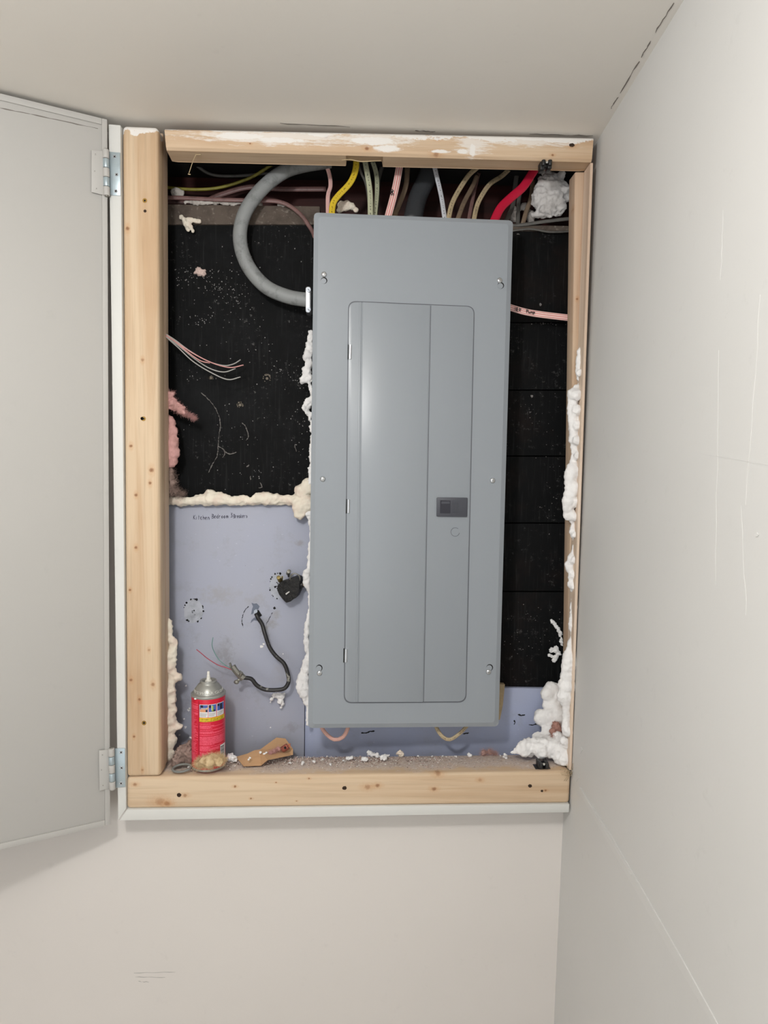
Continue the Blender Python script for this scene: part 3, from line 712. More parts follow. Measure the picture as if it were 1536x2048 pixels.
# latch
lt = MB().pprism(rrect([(874, 995), (935.5, 995.5), (934.5, 1034), (873.5, 1033)], 2, 3), COV, .0014, .0046).build('latch', latch_m, bp, bevel=.0007); lt['label'] = 'dark grey plastic slide latch'
MB().pprism([(880.5, 1000.5), (901, 1001), (900.5, 1027), (880, 1026.5)], COV, .0046, .00475).build('latch_recess', latchd_m, lt)
b = MB()
b.pprism([(903.5, 1001), (918.5, 1001), (918.5, 1002.2), (903.5, 1002.2)], COV, .0046, .0052); b.pprism([(883, 1003), (899.5, 1003), (899.5, 1007.5), (883, 1007.5)], COV, .0047, .0056)
for i in range(6): b.pprism([(903.5+i*2.6, 1005), (904.7+i*2.6, 1005), (904.3+i*2.6, 1025), (903.1+i*2.6, 1025)], COV, .0046, .0054)
b.pprism([(903, 1027), (918, 1027), (918, 1028.4), (903, 1028.4)], COV, .0046, .0052); b.build('latch_ribs', latch_m, lt)
# knockout
b = MB(); C = disc(910.5, 1064, 9, 30)
for i in range(25):
    a, c = C[(i+4) % 30], C[(i+5) % 30]; ctr = Vector((910.5, 1064))
    b.pprism([a, c, tuple(ctr+(Vector(c)-ctr)*.9), tuple(ctr+(Vector(a)-ctr)*.9)], COV, .0014, .0019)
b.build('knockout_ring', groove_m, bp)
# cover screws: (screw x,y, keyhole x,y)
for (x, y, kx, ky) in ((648, 549, 648, 561), (999, 561, 1001.5, 571), (645.5, 958, None, None), (985, 961, None, None), (639, 1346, 638.5, 1336), (977, 1343.5, 979.5, 1335)):
    if kx:
        b = MB(); b.pprism(disc(kx, ky, 6.6, 20), COV, -.0002, .0002); b.pprism(disc(kx-.9, ky+.8, 5.6, 20), COV, .0, .0006, 1); b.build('keyhole', [dark_m, cover_m], bp)
    b = MB(); c0 = COV.hit(x, y); nn = COV.n
    prof = [(.0048, .0), (.0048, .0012), (.0040, .0024), (.0022, .0031), (.0001, .0033)]
    u = nn.orthogonal().normalized(); v = nn.cross(u); vs = []
    for rr, h in prof: vs += [c0+nn*h+(u*math.cos(2*pi*i/20)+v*math.sin(2*pi*i/20))*rr for i in range(20)]
    b.add(vs, [[k*20+i, k*20+(i+1) % 20, (k+1)*20+(i+1) % 20, (k+1)*20+i] for k in range(len(prof)-1) for i in range(20)])
    for a in (.5, .5+pi/2):
        d = (u*math.cos(a)+v*math.sin(a)); e = nn.cross(d)*.0004
        b.add([c0+nn*.0034+d*.003+e, c0+nn*.0034-d*.003+e, c0+nn*.0034-d*.003-e, c0+nn*.0034+d*.003-e], [(0, 1, 2, 3)], 1)
    b.build('cover_screw', [zinc_m, steel_m], bp, smooth=True)

# ------------------------------------------------------------------ cables
def cable(label, pts, wpx, mat, flat=.55, name='electrical_cable', cat='cable', group=None, marks=None):
    P = px3(pts); k = (1.22+pts[0][2])/1400; b = MB(); b.tube(P, wpx*k/2, wpx*k/2*flat, 14)
    o = b.build(name, mat, smooth=True); tag(o, label, cat, group); return o
j_yel = jacket('yellow_jacket', (218, 188, 52), print_=(120, 96, 20), dirt=.2)
j_yeld = jacket('dull_yellow_jacket', (146, 138, 58), dirt=.7)  # yellow dulled to paint in the shade of the upper hollow
j_wht = jacket('off_white_jacket', (188, 190, 162), print_=(60, 60, 56), dirt=.25)
j_wht2 = jacket('pale_grey_jacket', (196, 198, 204), print_=(70, 70, 74), dirt=.2)
j_pink = jacket('pink_striped_jacket', (236, 214, 204), stripe=(214, 84, 96), dirt=.15)
j_pinkd = jacket('shaded_pink_jacket', (126, 98, 94), stripe=(92, 52, 52), dirt=.6)  # pink darkened in the colour itself for the shade behind the header
j_beige = jacket('beige_jacket', (184, 166, 134), print_=(90, 80, 66), dirt=.4)
j_brn = jacket('shaded_brown_jacket', (128, 110, 92), dirt=.6)  # brown kept dark as painted shade on cables further back
j_mau = jacket('mauve_jacket', (130, 100, 96), dirt=.5)
j_red = jacket('red_jacket', (190, 24, 58), dirt=.12)
j_gry = jacket('dark_grey_jacket', (92, 90, 86), dirt=.5)
j_big = jacket('charcoal_jacket', (62, 64, 67), dirt=.4)
j_se = jacket('service_grey_jacket', (134, 137, 137), dirt=.55, rough=.5)
cable('thick grey service cable curving from the header into the panel\'s left side', [(660, 322, .12), (600, 332, .11), (560, 348, .10), (518, 384, .092), (488, 430, .088), (480, 480, .086), (495, 530, .084), (530, 572, .082), (575, 593, .078), (622, 601, .074)], 27, j_se, .85, 'service_cable')
# clamp connector
cl = thing('cable_clamp', 'bright metal clamp connector holding the thick grey cable at the panel side', 'clamp', at(617, 625, .07))
MB().prism([at(x, y, .058) for x, y in rrect([(611, 573), (622, 573), (622, 625), (611, 625)], 5, 5)], Vector((0, .03, 0))).build('clamp_body', zinc_m, cl, bevel=.0012)
for y in (579, 619):
    b = MB(); b.cyl(at(616.6, y, .058), at(616.6, y, .0545), .0042, n=16); b.pprism([(613.8, y-2), (614.6, y-2.6), (619.6, y+2), (618.8, y+2.6)], YP(.0545), 0, .0002, 1); b.build('clamp_screw', [zinc_m, dark_m], cl)
cable('dull yellow thin cable running left from the header, upper left of the hollow', [(570, 318, .15), (540, 332, .16), (500, 356, .165), (440, 375, .17), (385, 379, .17), (325, 374, .17)], 6, j_yeld, .9)
cable('dark thin cable sagging below the header in the upper left hollow', [(385, 325, .17), (420, 348, .18), (470, 352, .185), (540, 345, .19), (600, 330, .19)], 6, j_gry, .8)
cable('shade-darkened pink cable running level across the upper left hollow behind the grey service cable', [(320, 404, .16), (400, 404, .16), (440, 390, .165), (500, 374, .17), (560, 378, .17), (652, 378, .17)], 10, j_pinkd, .5)
cable('pale pink cable arching down to the top left corner of the breaker panel', [(320, 395, .115), (370, 396, .115), (430, 399, .113), (500, 401, .112), (560, 404, .111), (597, 425, .108), (622, 458, .105), (630, 475, .10)], 8, j_pinkd, .5)
cable('pinkish white cable dropping from the header beside the yellow cable', [(650, 322, .12), (659, 350, .12), (661, 372, .11), (656, 392, .10), (656, 436, .08)], 8, j_pink, .5)
cable('bright yellow flat cable entering the top of the breaker panel', [(713, 310, .09), (711, 340, .085), (700, 366, .08), (676, 392, .075), (666, 408, .07), (663, 436, .06)], 12, j_yel, .45)
cable('thin grey cable joining the pale cables left of the pink marked cable', [(714, 318, .10), (722, 345, .10), (733, 372, .095), (740, 430, .08)], 5, j_gry, .8)
cable('off-white printed cable, nearer of the pair left of the pink marked cable', [(728, 312, .10), (735, 350, .09), (740, 385, .085), (741, 438, .07)], 10.5, j_wht, .45)
cable('off-white printed cable, farther of the pair left of the pink marked cable', [(741, 312, .13), (752, 345, .125), (754, 380, .11), (749, 438, .085)], 9, j_wht, .45)
cable('grey cable behind the pair of off-white cables', [(765, 330, .15), (757, 360, .14), (755, 400, .13), (752, 438, .11)], 8, j_gry, .5)
pkc = cable('pink cable with red stripes marked 8A, entering the top of the breaker panel', [(801, 318, .10), (797, 345, .09), (789, 385, .08), (775, 438, .065)], 14, j_pink, .4)
b = MB(); MP = YP(.0755); write(b, '8', MP, (782, 378), (1, .1), (-.1, 1), 2.0, 2.0); write(b, 'A', MP, (784.5, 387), (1, .1), (-.15, 1), 2.2, 2.0); b.build('handwriting', inkb_m, pkc)
cable('shade-darkened brown cable behind the pink marked cable', [(815, 335, .14), (812, 370, .13), (800, 405, .12), (786, 438, .10)], 10, j_brn, .6)
cable('very thick charcoal cable entering the top of the breaker panel', [(862, 330, .15), (852, 360, .14), (836, 395, .13), (824, 445, .10)], 36, j_big, .8, 'feeder_cable')
cable('pale grey slim cable right of the charcoal cable', [(866, 322, .10), (874, 355, .095), (883, 395, .085), (890, 442, .07)], 9, j_wht2, .5)
cable('beige cable curving left into the panel top, right of the pale grey cable', [(955, 335, .12), (938, 350, .115), (918, 380, .10), (904, 408, .085), (896, 442, .07)], 9.5, j_beige, .5)
cable('shade-darkened brown cable curving into the panel top between two beige cables', [(955, 350, .14), (944, 375, .13), (928, 405, .11), (914, 442, .09)], 9, j_brn, .5)
cable('mauve cable behind the right beige cable', [(958, 345, .16), (950, 375, .15), (944, 405, .13), (937, 442, .11)], 7.5, j_mau, .5)
cable('right beige cable bending down into the panel top beside the red cable', [(1022, 335, .15), (1004, 352, .14), (980, 368, .12), (962, 394, .10), (953, 415, .09), (947, 444, .07)], 9, j_beige, .5)
cable('bright red cable slanting into the top right of the breaker panel', [(1080, 322, .10), (1064, 347, .095), (1046, 374, .09), (1020, 397, .085), (1000, 418, .075), (984, 452, .06)], 17, j_red, .45)
cable('dark grey cable hanging behind the red cable', [(1034, 345, .17), (1030, 375, .165), (1026, 410, .15), (1010, 446, .12)], 9, j_gry, .5)
cable('upright dark grey cable just right of the panel top corner', [(1040, 380, .15), (1037, 410, .145), (1036, 445, .14), (1036, 470, .13)], 8, j_gry, .5)
cable('shade-darkened brown cable between the red cable and the foam lump', [(1066, 360, .15), (1062, 395, .14), (1052, 425, .135), (1045, 450, .13)], 9, j_brn, .5)
cable('dark cable running level to the right of the panel below the foam lump', [(1015, 452, .13), (1050, 449, .125), (1090, 443, .12), (1150, 436, .115)], 7, j_gry, .6)
cable('thin dark cable crossing the planks below the level dark cable', [(1015, 463, .128), (1060, 458, .122), (1100, 464, .12), (1150, 462, .12)], 4, j_gry, .8)
wp = cable('pink striped cable with handwriting crossing the black planks to the right jamb', [(1000, 607, .09), (1021, 615, .088), (1052, 624, .086), (1090, 630, .086), (1150, 637, .088)], 13, j_pink, .35)
b = MB(); MP = YP(.0815); write(b, 'NER', MP, (1030, 614), (1, .2), (-.1, 1), 1.15, 1.6, 3.9); write(b, 'PuMp', MP, (1053.5, 619), (1, .12), (-.1, 1), 1.15, 1.6, 3.9); b.build('handwriting', inkb_m, wp)
cable('pink and beige cable loop sagging under the left part of the breaker panel', [(640, 1448, .07), (650, 1465, .06), (668, 1479, .058), (686, 1474, .056), (696, 1455, .056), (697, 1440, .07)], 8, jacket('loop_jacket', (214, 184, 168), stripe=(200, 110, 110), dirt=.3), .55)
cable('beige cable loop sagging under the right part of the breaker panel', [(868, 1440, .07), (874, 1458, .06), (886, 1474, .056), (900, 1479, .056), (918, 1468, .058), (938, 1448, .07)], 7.5, j_beige, .55)

# loose cut wires at the left
wt = thing('cut_wire_bundle', 'bundle of thin cut wires poking out from behind the left stud over the black panel', 'wires', at(340, 690, .06))
w_g = plain('grey_wire', (168, 166, 162), .5); w_p = plain('pink_wire', (206, 150, 146), .5)
for pts, mm in (([(325, 664, .05), (350, 680, .055), (380, 702, .06), (415, 722, .065), (447, 731, .07), (467, 728, .075), (481, 719.5, .08)], w_g),
                ([(325, 666, .05), (352, 684, .052), (385, 706, .056), (425, 726, .06), (460, 735, .066), (487, 730, .07)], w_p),
                ([(325, 669, .05), (355, 690, .052), (390, 718, .06), (420, 737, .068), (448, 744, .07), (471, 737, .072)], w_g),
                ([(325, 668, .05), (355, 694, .055), (385, 722, .06), (420, 744, .066), (455, 759, .07), (481, 754, .074)], w_g),
                ([(325, 667, .05), (350, 683, .05), (380, 708, .054), (402, 722, .058), (420, 726, .062)], w_p)):
    b = MB(); b.tube(px3(pts), .0010, n=8, step=.004); b.build('wire', mm, wt, smooth=True)

# black cord with metal connector and thin wires
bw = thing('black_cord', 'black cord coming out of a torn hole in the grey board and looping back left', 'cord', at(560, 1380, .09))
j_blk = jacket('black_cord_jacket', (34, 33, 34), dirt=.1)
Mx = Mat('worn_black_cord', (34, 33, 34), .45); Mx.layer(Mx.ramp(Mx.noise(Mx.pos(), 70, 3), .6, .66, 0, .8), (150, 148, 140)); j_blk = Mx.done()
b = MB(); b.tube(px3([(512, 1227, .1115), (516, 1236, .108), (524, 1248, .10), (530, 1268, .092), (539, 1294, .09), (552, 1312, .088), (568, 1327, .086), (575, 1345, .084), (577.5, 1362, .082), (570, 1376, .080), (553, 1380, .080), (530, 1379, .080), (513, 1370, .080), (503, 1358, .080), (486, 1355, .078)]), .0039, n=12, step=.004); b.build('cord_jacket', j_blk, bw, smooth=True)
cn = MB(); cn.tube(px3([(487, 1357, .078), (480, 1350, .077), (476, 1345, .076)]), .0068, .0055, 8); cn.sphere(at(482, 1347, .074), .0042, 2); cn.cyl(at(480, 1352, .072), at(483, 1345, .068), .003, n=12)
cn.build('strain_connector', steel_m, bw, bevel=.0004)
b = MB(); b.tube(px3([(475, 1346, .076), (470, 1340, .075), (465, 1332, .075)]), .0058, .005, 8); b.tube(px3([(462, 1334, .075), (460, 1326, .074)]), .0022, .002, 6); b.build('crimp_sleeve', steel_m, bw)
b = MB(); b.tube(px3([(480, 1358, .078), (475, 1362, .077), (470, 1365, .076)]), .0028, n=8); b.sphere(at(473, 1364, .074), .0052, 2, (1, .8, .8)); b.build('loose_nut', steel_m, bw)
b = MB(); b.tube(px3([(466, 1341, .075), (452, 1335, .074), (436, 1330, .072), (415, 1317, .066), (403, 1307, .06), (393, 1299, .055)]), .0008, n=8, step=.004); o = b.build('thin_wire', plain('thin_red_wire', (176, 62, 78), .5), bw, smooth=True); o['label'] = 'thin red wire'
b = MB(); b.tube(px3([(463, 1337, .075), (450, 1330, .08), (437, 1318, .085), (428, 1303, .085), (424, 1290, .08), (426, 1275, .075)]), .0007, n=8, step=.004); o = b.build('thin_wire', plain('thin_green_wire', (96, 142, 132), .5), bw, smooth=True); o['label'] = 'thin green wire'

# burnt terminal block
Mc = Mat('charred_plastic', (26, 26, 27), .5, 0, .4); ncc = Mc.noise(Mc.pos(), 260, 5, .7); Mc.layer(Mc.ramp(ncc, .56, .7, 0, .5), (92, 88, 80)); Mc.bump(Mc.noise(Mc.pos(), 120, 5, .7), .9, .004); char_m = Mc.done()
tb = thing('burnt_terminal_block', 'charred black terminal block on the grey board, touching the panel edge', 'terminal block', at(577, 1205, .10))
body = [(554, 1172), (560, 1164), (575, 1160), (590, 1154), (598, 1157), (599, 1170), (598, 1183), (592, 1196), (584, 1199), (582, 1203), (572, 1206), (565, 1199), (558, 1190), (554, 1181)]
fp = [at(x, y, .078+(598-x)*.0003) for x, y in body]
MB().prism(fp, [Vector((.004, .034-(598-x)*.0003, 0)) for x, y in body]).build('block_body', char_m, tb, bevel=.0016, seg=2)
b = MB(); b.pprism([(571, 1187), (578, 1182.5), (579.5, 1184), (572, 1190)], YP(.0845), 0, .0012); b.pprism([(584, 1192), (591, 1188), (592, 1192), (586, 1196)], YP(.082), 0, .0016, 1)
b.build('chipped_edge', [plain('chip_white', (190, 188, 184), .7), char_m], tb); b = MB(); r = random.Random(4)
for i in range(11):
    x, y = r.uniform(560, 590), r.uniform(1162, 1196); q = 3+r.random()*5; b.pprism([(x, y), (x+q, y-q*.7), (x+q+1.5, y-q*.5), (x+1.5, y+1.5)], YP(.086), 0, .0022, 1)
for i in range(3): b.pprism([(575+i*6, 1168-i*2), (584+i*4, 1160-i), (585+i*4, 1161-i), (576+i*6, 1170-i*2)], YP(.083), 0, .0014, 1)
b.build('melted_ridges', [char_m, char_m], tb)
b = MB(); b.cyl(at(576, 1147, .100), at(578, 1142.5, .090), .0040, n=14); b.cyl(at(577, 1153, .105), at(577, 1146, .096), .0020, n=10); b.build('terminal_screw', steel_m, tb, bevel=.0005)
b = MB(); b.cyl(at(560, 1162, .10), at(557, 1154.5, .086), .0038, n=14); b.cyl(at(564, 1161, .1), at(564.5, 1153, .09), .0016, n=8); b.build('terminal_screw', plain('tarnished_brass', (150, 134, 84), .5, .6, .4), tb, bevel=.0005)
b = MB(); b.tube(px3([(580, 1160, .085), (581, 1152, .082), (588, 1147, .08), (597, 1150, .08), (600, 1157, .082), (597, 1165, .085)]), .0012, n=8, step=.003); b.build('wire_strap', steel_m, tb, smooth=True)
b = MB(); b.tube(px3([(594, 1178, .09), (602, 1171, .092), (611, 1167, .095)]), .0055, .004, 10); b.build('stub_cable', blackp_m, tb, smooth=True)
r = random.Random(5); b = MB()
for i in range(9):
    b.tube(px3([(606, 1169+r.uniform(-3, 3), .09), (612, 1166+r.uniform(-6, 6), .09), (620+r.uniform(-3, 3), 1168+r.uniform(-12, 10), .092)]), .0009, n=6, step=.004)
b.build('frayed_strands', plain('frayed_tan', (168, 150, 126), .8), tb, smooth=True)

# ------------------------------------------------------------------ foam and insulation
def blobmesh(balls, voxel=.0022, amp=.0016, freq=160, seed=0, fine=.0):
    mb = MB()
    for (c, r, sc) in balls: mb.sphere(c, r, 2, sc)
    me = bpy.data.meshes.new('tmp'); me.from_pydata([tuple(v) for v in mb.v], [], mb.f)
    o = bpy.data.objects.new('tmp', me); COL.objects.link(o)
    md = o.modifiers.new('r', 'REMESH'); md.mode = 'VOXEL'; md.voxel_size = voxel
    dg = bpy.context.evaluated_depsgraph_get(); dg.update()
    nm = bpy.data.meshes.new_from_object(o.evaluated_get(dg)); bpy.data.objects.remove(o)
    sv = Vector((seed*3.1, seed*1.7, 0))
    for v, nn in [(v, v.normal.copy()) for v in nm.vertices]:
        p = v.co*freq+sv
        d = noise.noise(p)*amp + noise.noise(p*.35)*amp*1.6 + (noise.noise(p*2.6)*amp*.5)
        d += abs(noise.noise(p*.8+Vector((9, 0, 0))))*-amp*1.2
        v.co += nn*d
    return nm
def foam(name, label, cat, balls, mat, group=None, parent=None, grow=1.25, **k):
    """balls: (px,py,r_px,Y[,(sx,sy,sz)])"""
    B = []
    for q in balls:
        x, y, r, Y = q[:4]; sc = q[4] if len(q) > 4 else (1, .7, 1)
        B.append((at(x, y, Y), grow*r*(1.22+Y)/1400, sc))
    me = blobmesh(B, **k); me.name = name
    o = link(name, me, mat, parent, True)
    if parent is None: tag(o, label, cat, group)
    return o
def fill(pts, seed=1, jx=.25, dens=.55):
    """interpolate (x,y,r,Y) points into overlapping lumps"""
    r = random.Random(seed); out = []
    for i in range(len(pts)-1):
        a, b = pts[i], pts[i+1]; d = math.hypot(b[0]-a[0], b[1]-a[1]); n = max(1, int(d/(max(2.5, (a[2]+b[2])/2)*dens*1.3)))
        for k in range(n):
            t = k/n; rad = a[2]+(b[2]-a[2])*t
            out.append((a[0]+(b[0]-a[0])*t+r.uniform(-1, 1)*rad*jx, a[1]+(b[1]-a[1])*t, rad*r.uniform(.7, 1.05), a[3]+(b[3]-a[3])*t))
    out.append(pts[-1]); return out
G1 = 'expanding foam beads'
foam('spray_foam_bead', 'lumpy white foam bead running level along the top edge of the grey board', 'foam',
     fill([(336, 1001, 8, .10), (352, 1000, 9, .10), (385, 1001, 8, .10), (420, 996, 12, .10), (448, 998, 10, .10), (465, 1003, 7, .10), (485, 998, 10, .10), (500, 1003, 7, .10), (518, 996, 10, .10), (535, 996, 11, .10), (560, 998, 9, .10), (590, 997, 9, .10), (618, 995, 10, .10)], 3, .12)
     + [(x, 1003+(x % 3), 6, .104) for x in range(338, 600, 8)]
     + [(421, 994, 13, .104), (605, 984, 14, .095), (617, 972, 14, .09), (595, 1003, 11, .095), (602, 1014, 15, .092), (600, 1026, 10, .09), (614, 1008, 14, .09), (437, 996, 12, .1)], foamc_m, amp=.0013)
foam('spray_foam_bead', 'ragged white foam on the left edge of the breaker panel, beside the black panel', 'foam',
     fill([(621, 664, 4, .09), (619, 685, 7, .09), (617, 705, 9, .085), (616, 735, 9, .085), (613, 755, 8, .085), (606, 762, 5, .085)], 5) +
     fill([(622, 795, 5, .085), (616, 808, 8, .085), (608, 814, 4, .08), (618, 828, 7, .085), (622, 842, 3, .085), (625, 870, 3.5, .085), (622, 900, 4, .085), (622, 930, 4, .085), (621, 962, 7, .085)], 6) + fill([(620, 755, 6, .085), (622, 795, 3, .088)], 7), foam_m, amp=.0020, freq=220)
foam('spray_foam_bead', 'white foam down the left edge of the breaker panel, beside the grey board', 'foam',
     fill([(618, 1026, 7, .09), (622, 1060, 3.5, .095), (621, 1100, 3.5, .095), (618, 1140, 5, .09), (613, 1150, 9, .09), (614, 1165, 8, .09), (620, 1190, 4, .095), (618, 1230, 5, .095), (613, 1262, 7, .09), (612, 1290, 7, .09), (616, 1310, 5, .09), (611, 1330, 9, .09), (606, 1355, 10, .09), (604, 1375, 11, .09), (611, 1395, 9, .09), (616, 1412, 5, .09), (616, 1447, 4, .09)], 8, .15) + [(606, 1375, 12, .09)], foam_m)
foam('spray_foam_bead', 'cream foam bulging from behind the left stud beside the spray can', 'foam',
     fill([(334, 1240, 7, .06), (338, 1254, 9, .06), (335, 1270, 9, .06), (344, 1285, 11, .06), (341, 1310, 12, .06), (342, 1335, 10, .06), (340, 1360, 11, .06), (337, 1390, 14, .06), (341, 1420, 12, .06), (336, 1450, 13, .06), (339, 1480, 13, .06), (336, 1506, 13, .06)], 9, .2)
     + [(354, 1355, 9, .062, (1, 1, 1)), (355, 1453, 8, .06, (1.2, .8, .8)), (345, 1455, 10, .06), (332, 1330, 16, .06), (330, 1380, 16, .06), (330, 1430, 16, .06), (330, 1480, 16, .06)], foamc_m)
foam('spray_foam_bead', 'long lumpy white foam bead down the right jamb', 'foam',
     fill([(1168, 683, 2.5, .03), (1164, 700, 6, .028), (1160, 722, 9, .026), (1158, 740, 9, .026), (1162, 765, 5, .03), (1155, 778, 9, .025), (1146, 790, 13, .025), (1146, 815, 13, .025), (1147, 845, 12, .025), (1148, 870, 10, .025), (1149, 895, 9, .025), (1149, 915, 9, .025), (1144, 935, 12, .022), (1143, 965, 13, .02), (1140, 990, 13, .018), (1138, 1015, 12, .018), (1137, 1030, 9, .02), (1148, 1045, 5, .025), (1147, 1063, 8, .024), (1151, 1085, 4, .028), (1148, 1105, 6, .026), (1142, 1122, 10, .024), (1134, 1127, 5, .024), (1144, 1145, 9, .022), (1143, 1168, 10, .022), (1149, 1188, 4, .026), (1148, 1210, 6, .026), (1147, 1225, 7, .024)], 11, .12)
     + [(x+r0*.45, y, r0*.8, .016) for (x, y, r0) in ((1155, 745, 8), (1148, 790, 12), (1149, 820, 12), (1150, 850, 11), (1150, 880, 10), (1150, 910, 9), (1146, 945, 12), (1146, 975, 12), (1144, 1005, 12), (1146, 1035, 9), (1148, 1070, 8), (1146, 1120, 9), (1145, 1150, 9), (1144, 1175, 8), (1148, 1215, 7))], foam_m, amp=.0014)
foam('spray_foam_bead', 'thick white foam column on the lower end of the right jamb', 'foam',
     fill([(1149, 1232, 9, .022), (1148, 1248, 11, .02), (1146, 1275, 8, .022), (1143, 1300, 11, .018), (1138, 1325, 14, .014), (1134, 1350, 15, .014), (1134, 1372, 16, .014), (1130, 1392, 15, .014), (1134, 1415, 10, .014), (1133, 1440, 9, .012), (1135, 1462, 10, .010)], 13, .12) + [(1124, 1392, 9, .02)], foam_m, amp=.0014)
foam('spray_foam_mound', 'large white foam mound on the sill in the lower right corner', 'foam',
     fill([(1024, 1505, 7, .045), (1036, 1499, 10, .045), (1052, 1492, 14, .045), (1070, 1490, 16, .045), (1090, 1489, 17, .04), (1110, 1494, 18, .036), (1126, 1500, 16, .03), (1131, 1518, 13, .02)], 15, .1) + [(1100, 1502, 14, .04), (1131, 1484, 11, .02), (1118, 1515, 12, .03), (1060, 1500, 12, .05), (1050, 1500, 12, .04), (1080, 1500, 14, .035), (1118, 1478, 14, .045), (1098, 1484, 14, .05), (1010, 1510, 4, .055), (1000, 1511, 3, .06)], foam_m, voxel=.0026, amp=.0022)
foam('spray_foam_mound', 'rounded grey-white foam lumps stacked against the grey board at the lower right', 'foam',
     [(1104, 1378, 14, .088), (1097, 1388, 14, .085), (1112, 1392, 15, .085), (1098, 1408, 12, .085), (1108, 1415, 14, .08), (1102, 1432, 16, .075), (1084, 1436, 14, .08), (1079, 1428, 9, .085), (1118, 1432, 14, .07), (1108, 1448, 13, .07), (1092, 1462, 9, .07), (1075, 1474, 9, .07), (1098, 1472, 10, .065), (1085, 1480, 10, .06)], foam_m, amp=.0012)
foam('foam_splatter', 'jagged white foam splatter on the black planks, upper of two near the right jamb', 'foam',
     fill([(1104, 1242, 3, .122), (1109, 1248, 4, .12), (1115, 1256, 4, .12), (1118, 1262, 5, .118), (1122, 1275, 3, .118), (1124, 1290, 3, .118)], 21), foam_m, voxel=.0012, amp=.0016, freq=300)
foam('foam_splatter', 'ring-shaped white foam splatter on the black planks, lower of two near the right jamb', 'foam',
     [(1104+0, 1300, 5, .12), (1112, 1299, 6, .12), (1117, 1306, 5, .12), (1112, 1315, 5, .12), (1107, 1321, 4, .12), (1099, 1311, 3, .12), (1103, 1312, 3, .12)], foam_m, voxel=.0012, amp=.0014, freq=300)
foam('foam_drip', 'cream foam drip on the dusty plate at the upper left of the black panel', 'foam',
     fill([(362, 435, 4, .116), (368, 440, 5, .112), (378, 440, 6, .11), (388, 441, 5, .112), (398, 443, 4, .116)], 23) + fill([(370, 444, 5, .112), (374, 452, 4, .114), (376, 460, 3, .116)], 24) + fill([(376, 448, 5, .112), (383, 456, 3.5, .114), (386, 462, 3, .116)], 25), foamc_m, voxel=.0012, amp=.0008, freq=260)
foam('foam_splatter', 'small pinkish foam splatter on the upper part of the black panel', 'foam', [(397, 541, 6, .123), (405, 545, 6, .123), (400, 547, 5, .123), (410, 541, 3, .123), (391, 545, 3, .123)], foam_mat('pinkish_foam', (208, 186, 178), (170, 150, 142)), voxel=.0011, amp=.0016, freq=320)
foam('foam_lump', 'large crumpled grey-white lump hanging in the upper right corner behind the header', 'foam',
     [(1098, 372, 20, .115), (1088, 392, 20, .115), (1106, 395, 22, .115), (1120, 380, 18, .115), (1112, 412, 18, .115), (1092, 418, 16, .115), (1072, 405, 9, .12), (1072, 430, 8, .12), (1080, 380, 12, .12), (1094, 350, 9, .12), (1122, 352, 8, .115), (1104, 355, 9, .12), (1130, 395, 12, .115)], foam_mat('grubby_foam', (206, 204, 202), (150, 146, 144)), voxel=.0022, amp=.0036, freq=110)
foam('foam_lump', 'two small white lumps on the plate just above the panel top, beside the yellow cable', 'foam', [(683, 410, 8, .115), (694, 411, 9, .115), (703, 413, 6, .115), (712, 420, 4, .115), (680, 420, 6, .115)], foamc_m, voxel=.0016, amp=.0014)
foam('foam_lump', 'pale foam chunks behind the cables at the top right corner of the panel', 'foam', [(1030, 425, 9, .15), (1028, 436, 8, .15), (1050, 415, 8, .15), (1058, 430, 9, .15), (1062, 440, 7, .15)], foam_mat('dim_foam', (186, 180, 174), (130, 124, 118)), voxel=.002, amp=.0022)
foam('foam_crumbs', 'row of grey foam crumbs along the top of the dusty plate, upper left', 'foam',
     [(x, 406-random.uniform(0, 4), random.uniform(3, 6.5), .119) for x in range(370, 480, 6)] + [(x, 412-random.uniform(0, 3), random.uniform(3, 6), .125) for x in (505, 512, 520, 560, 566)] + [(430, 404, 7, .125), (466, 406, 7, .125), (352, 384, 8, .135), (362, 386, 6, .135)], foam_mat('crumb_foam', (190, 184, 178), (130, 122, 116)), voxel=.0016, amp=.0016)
foam('foam_scrap', 'white curled foam scrap stuck on the grey board below the black cord', 'foam',
     [(549, 1390, 4, .105), (543, 1398, 3, .104), (541, 1405, 2, .104), (557, 1391, 6, .103), (564, 1393, 6, .103), (561, 1402, 6, .103), (565, 1408, 4, .104), (562, 1415, 2.5, .105), (568, 1388, 3, .104)], foam_m, voxel=.0012, amp=.0012, freq=260)

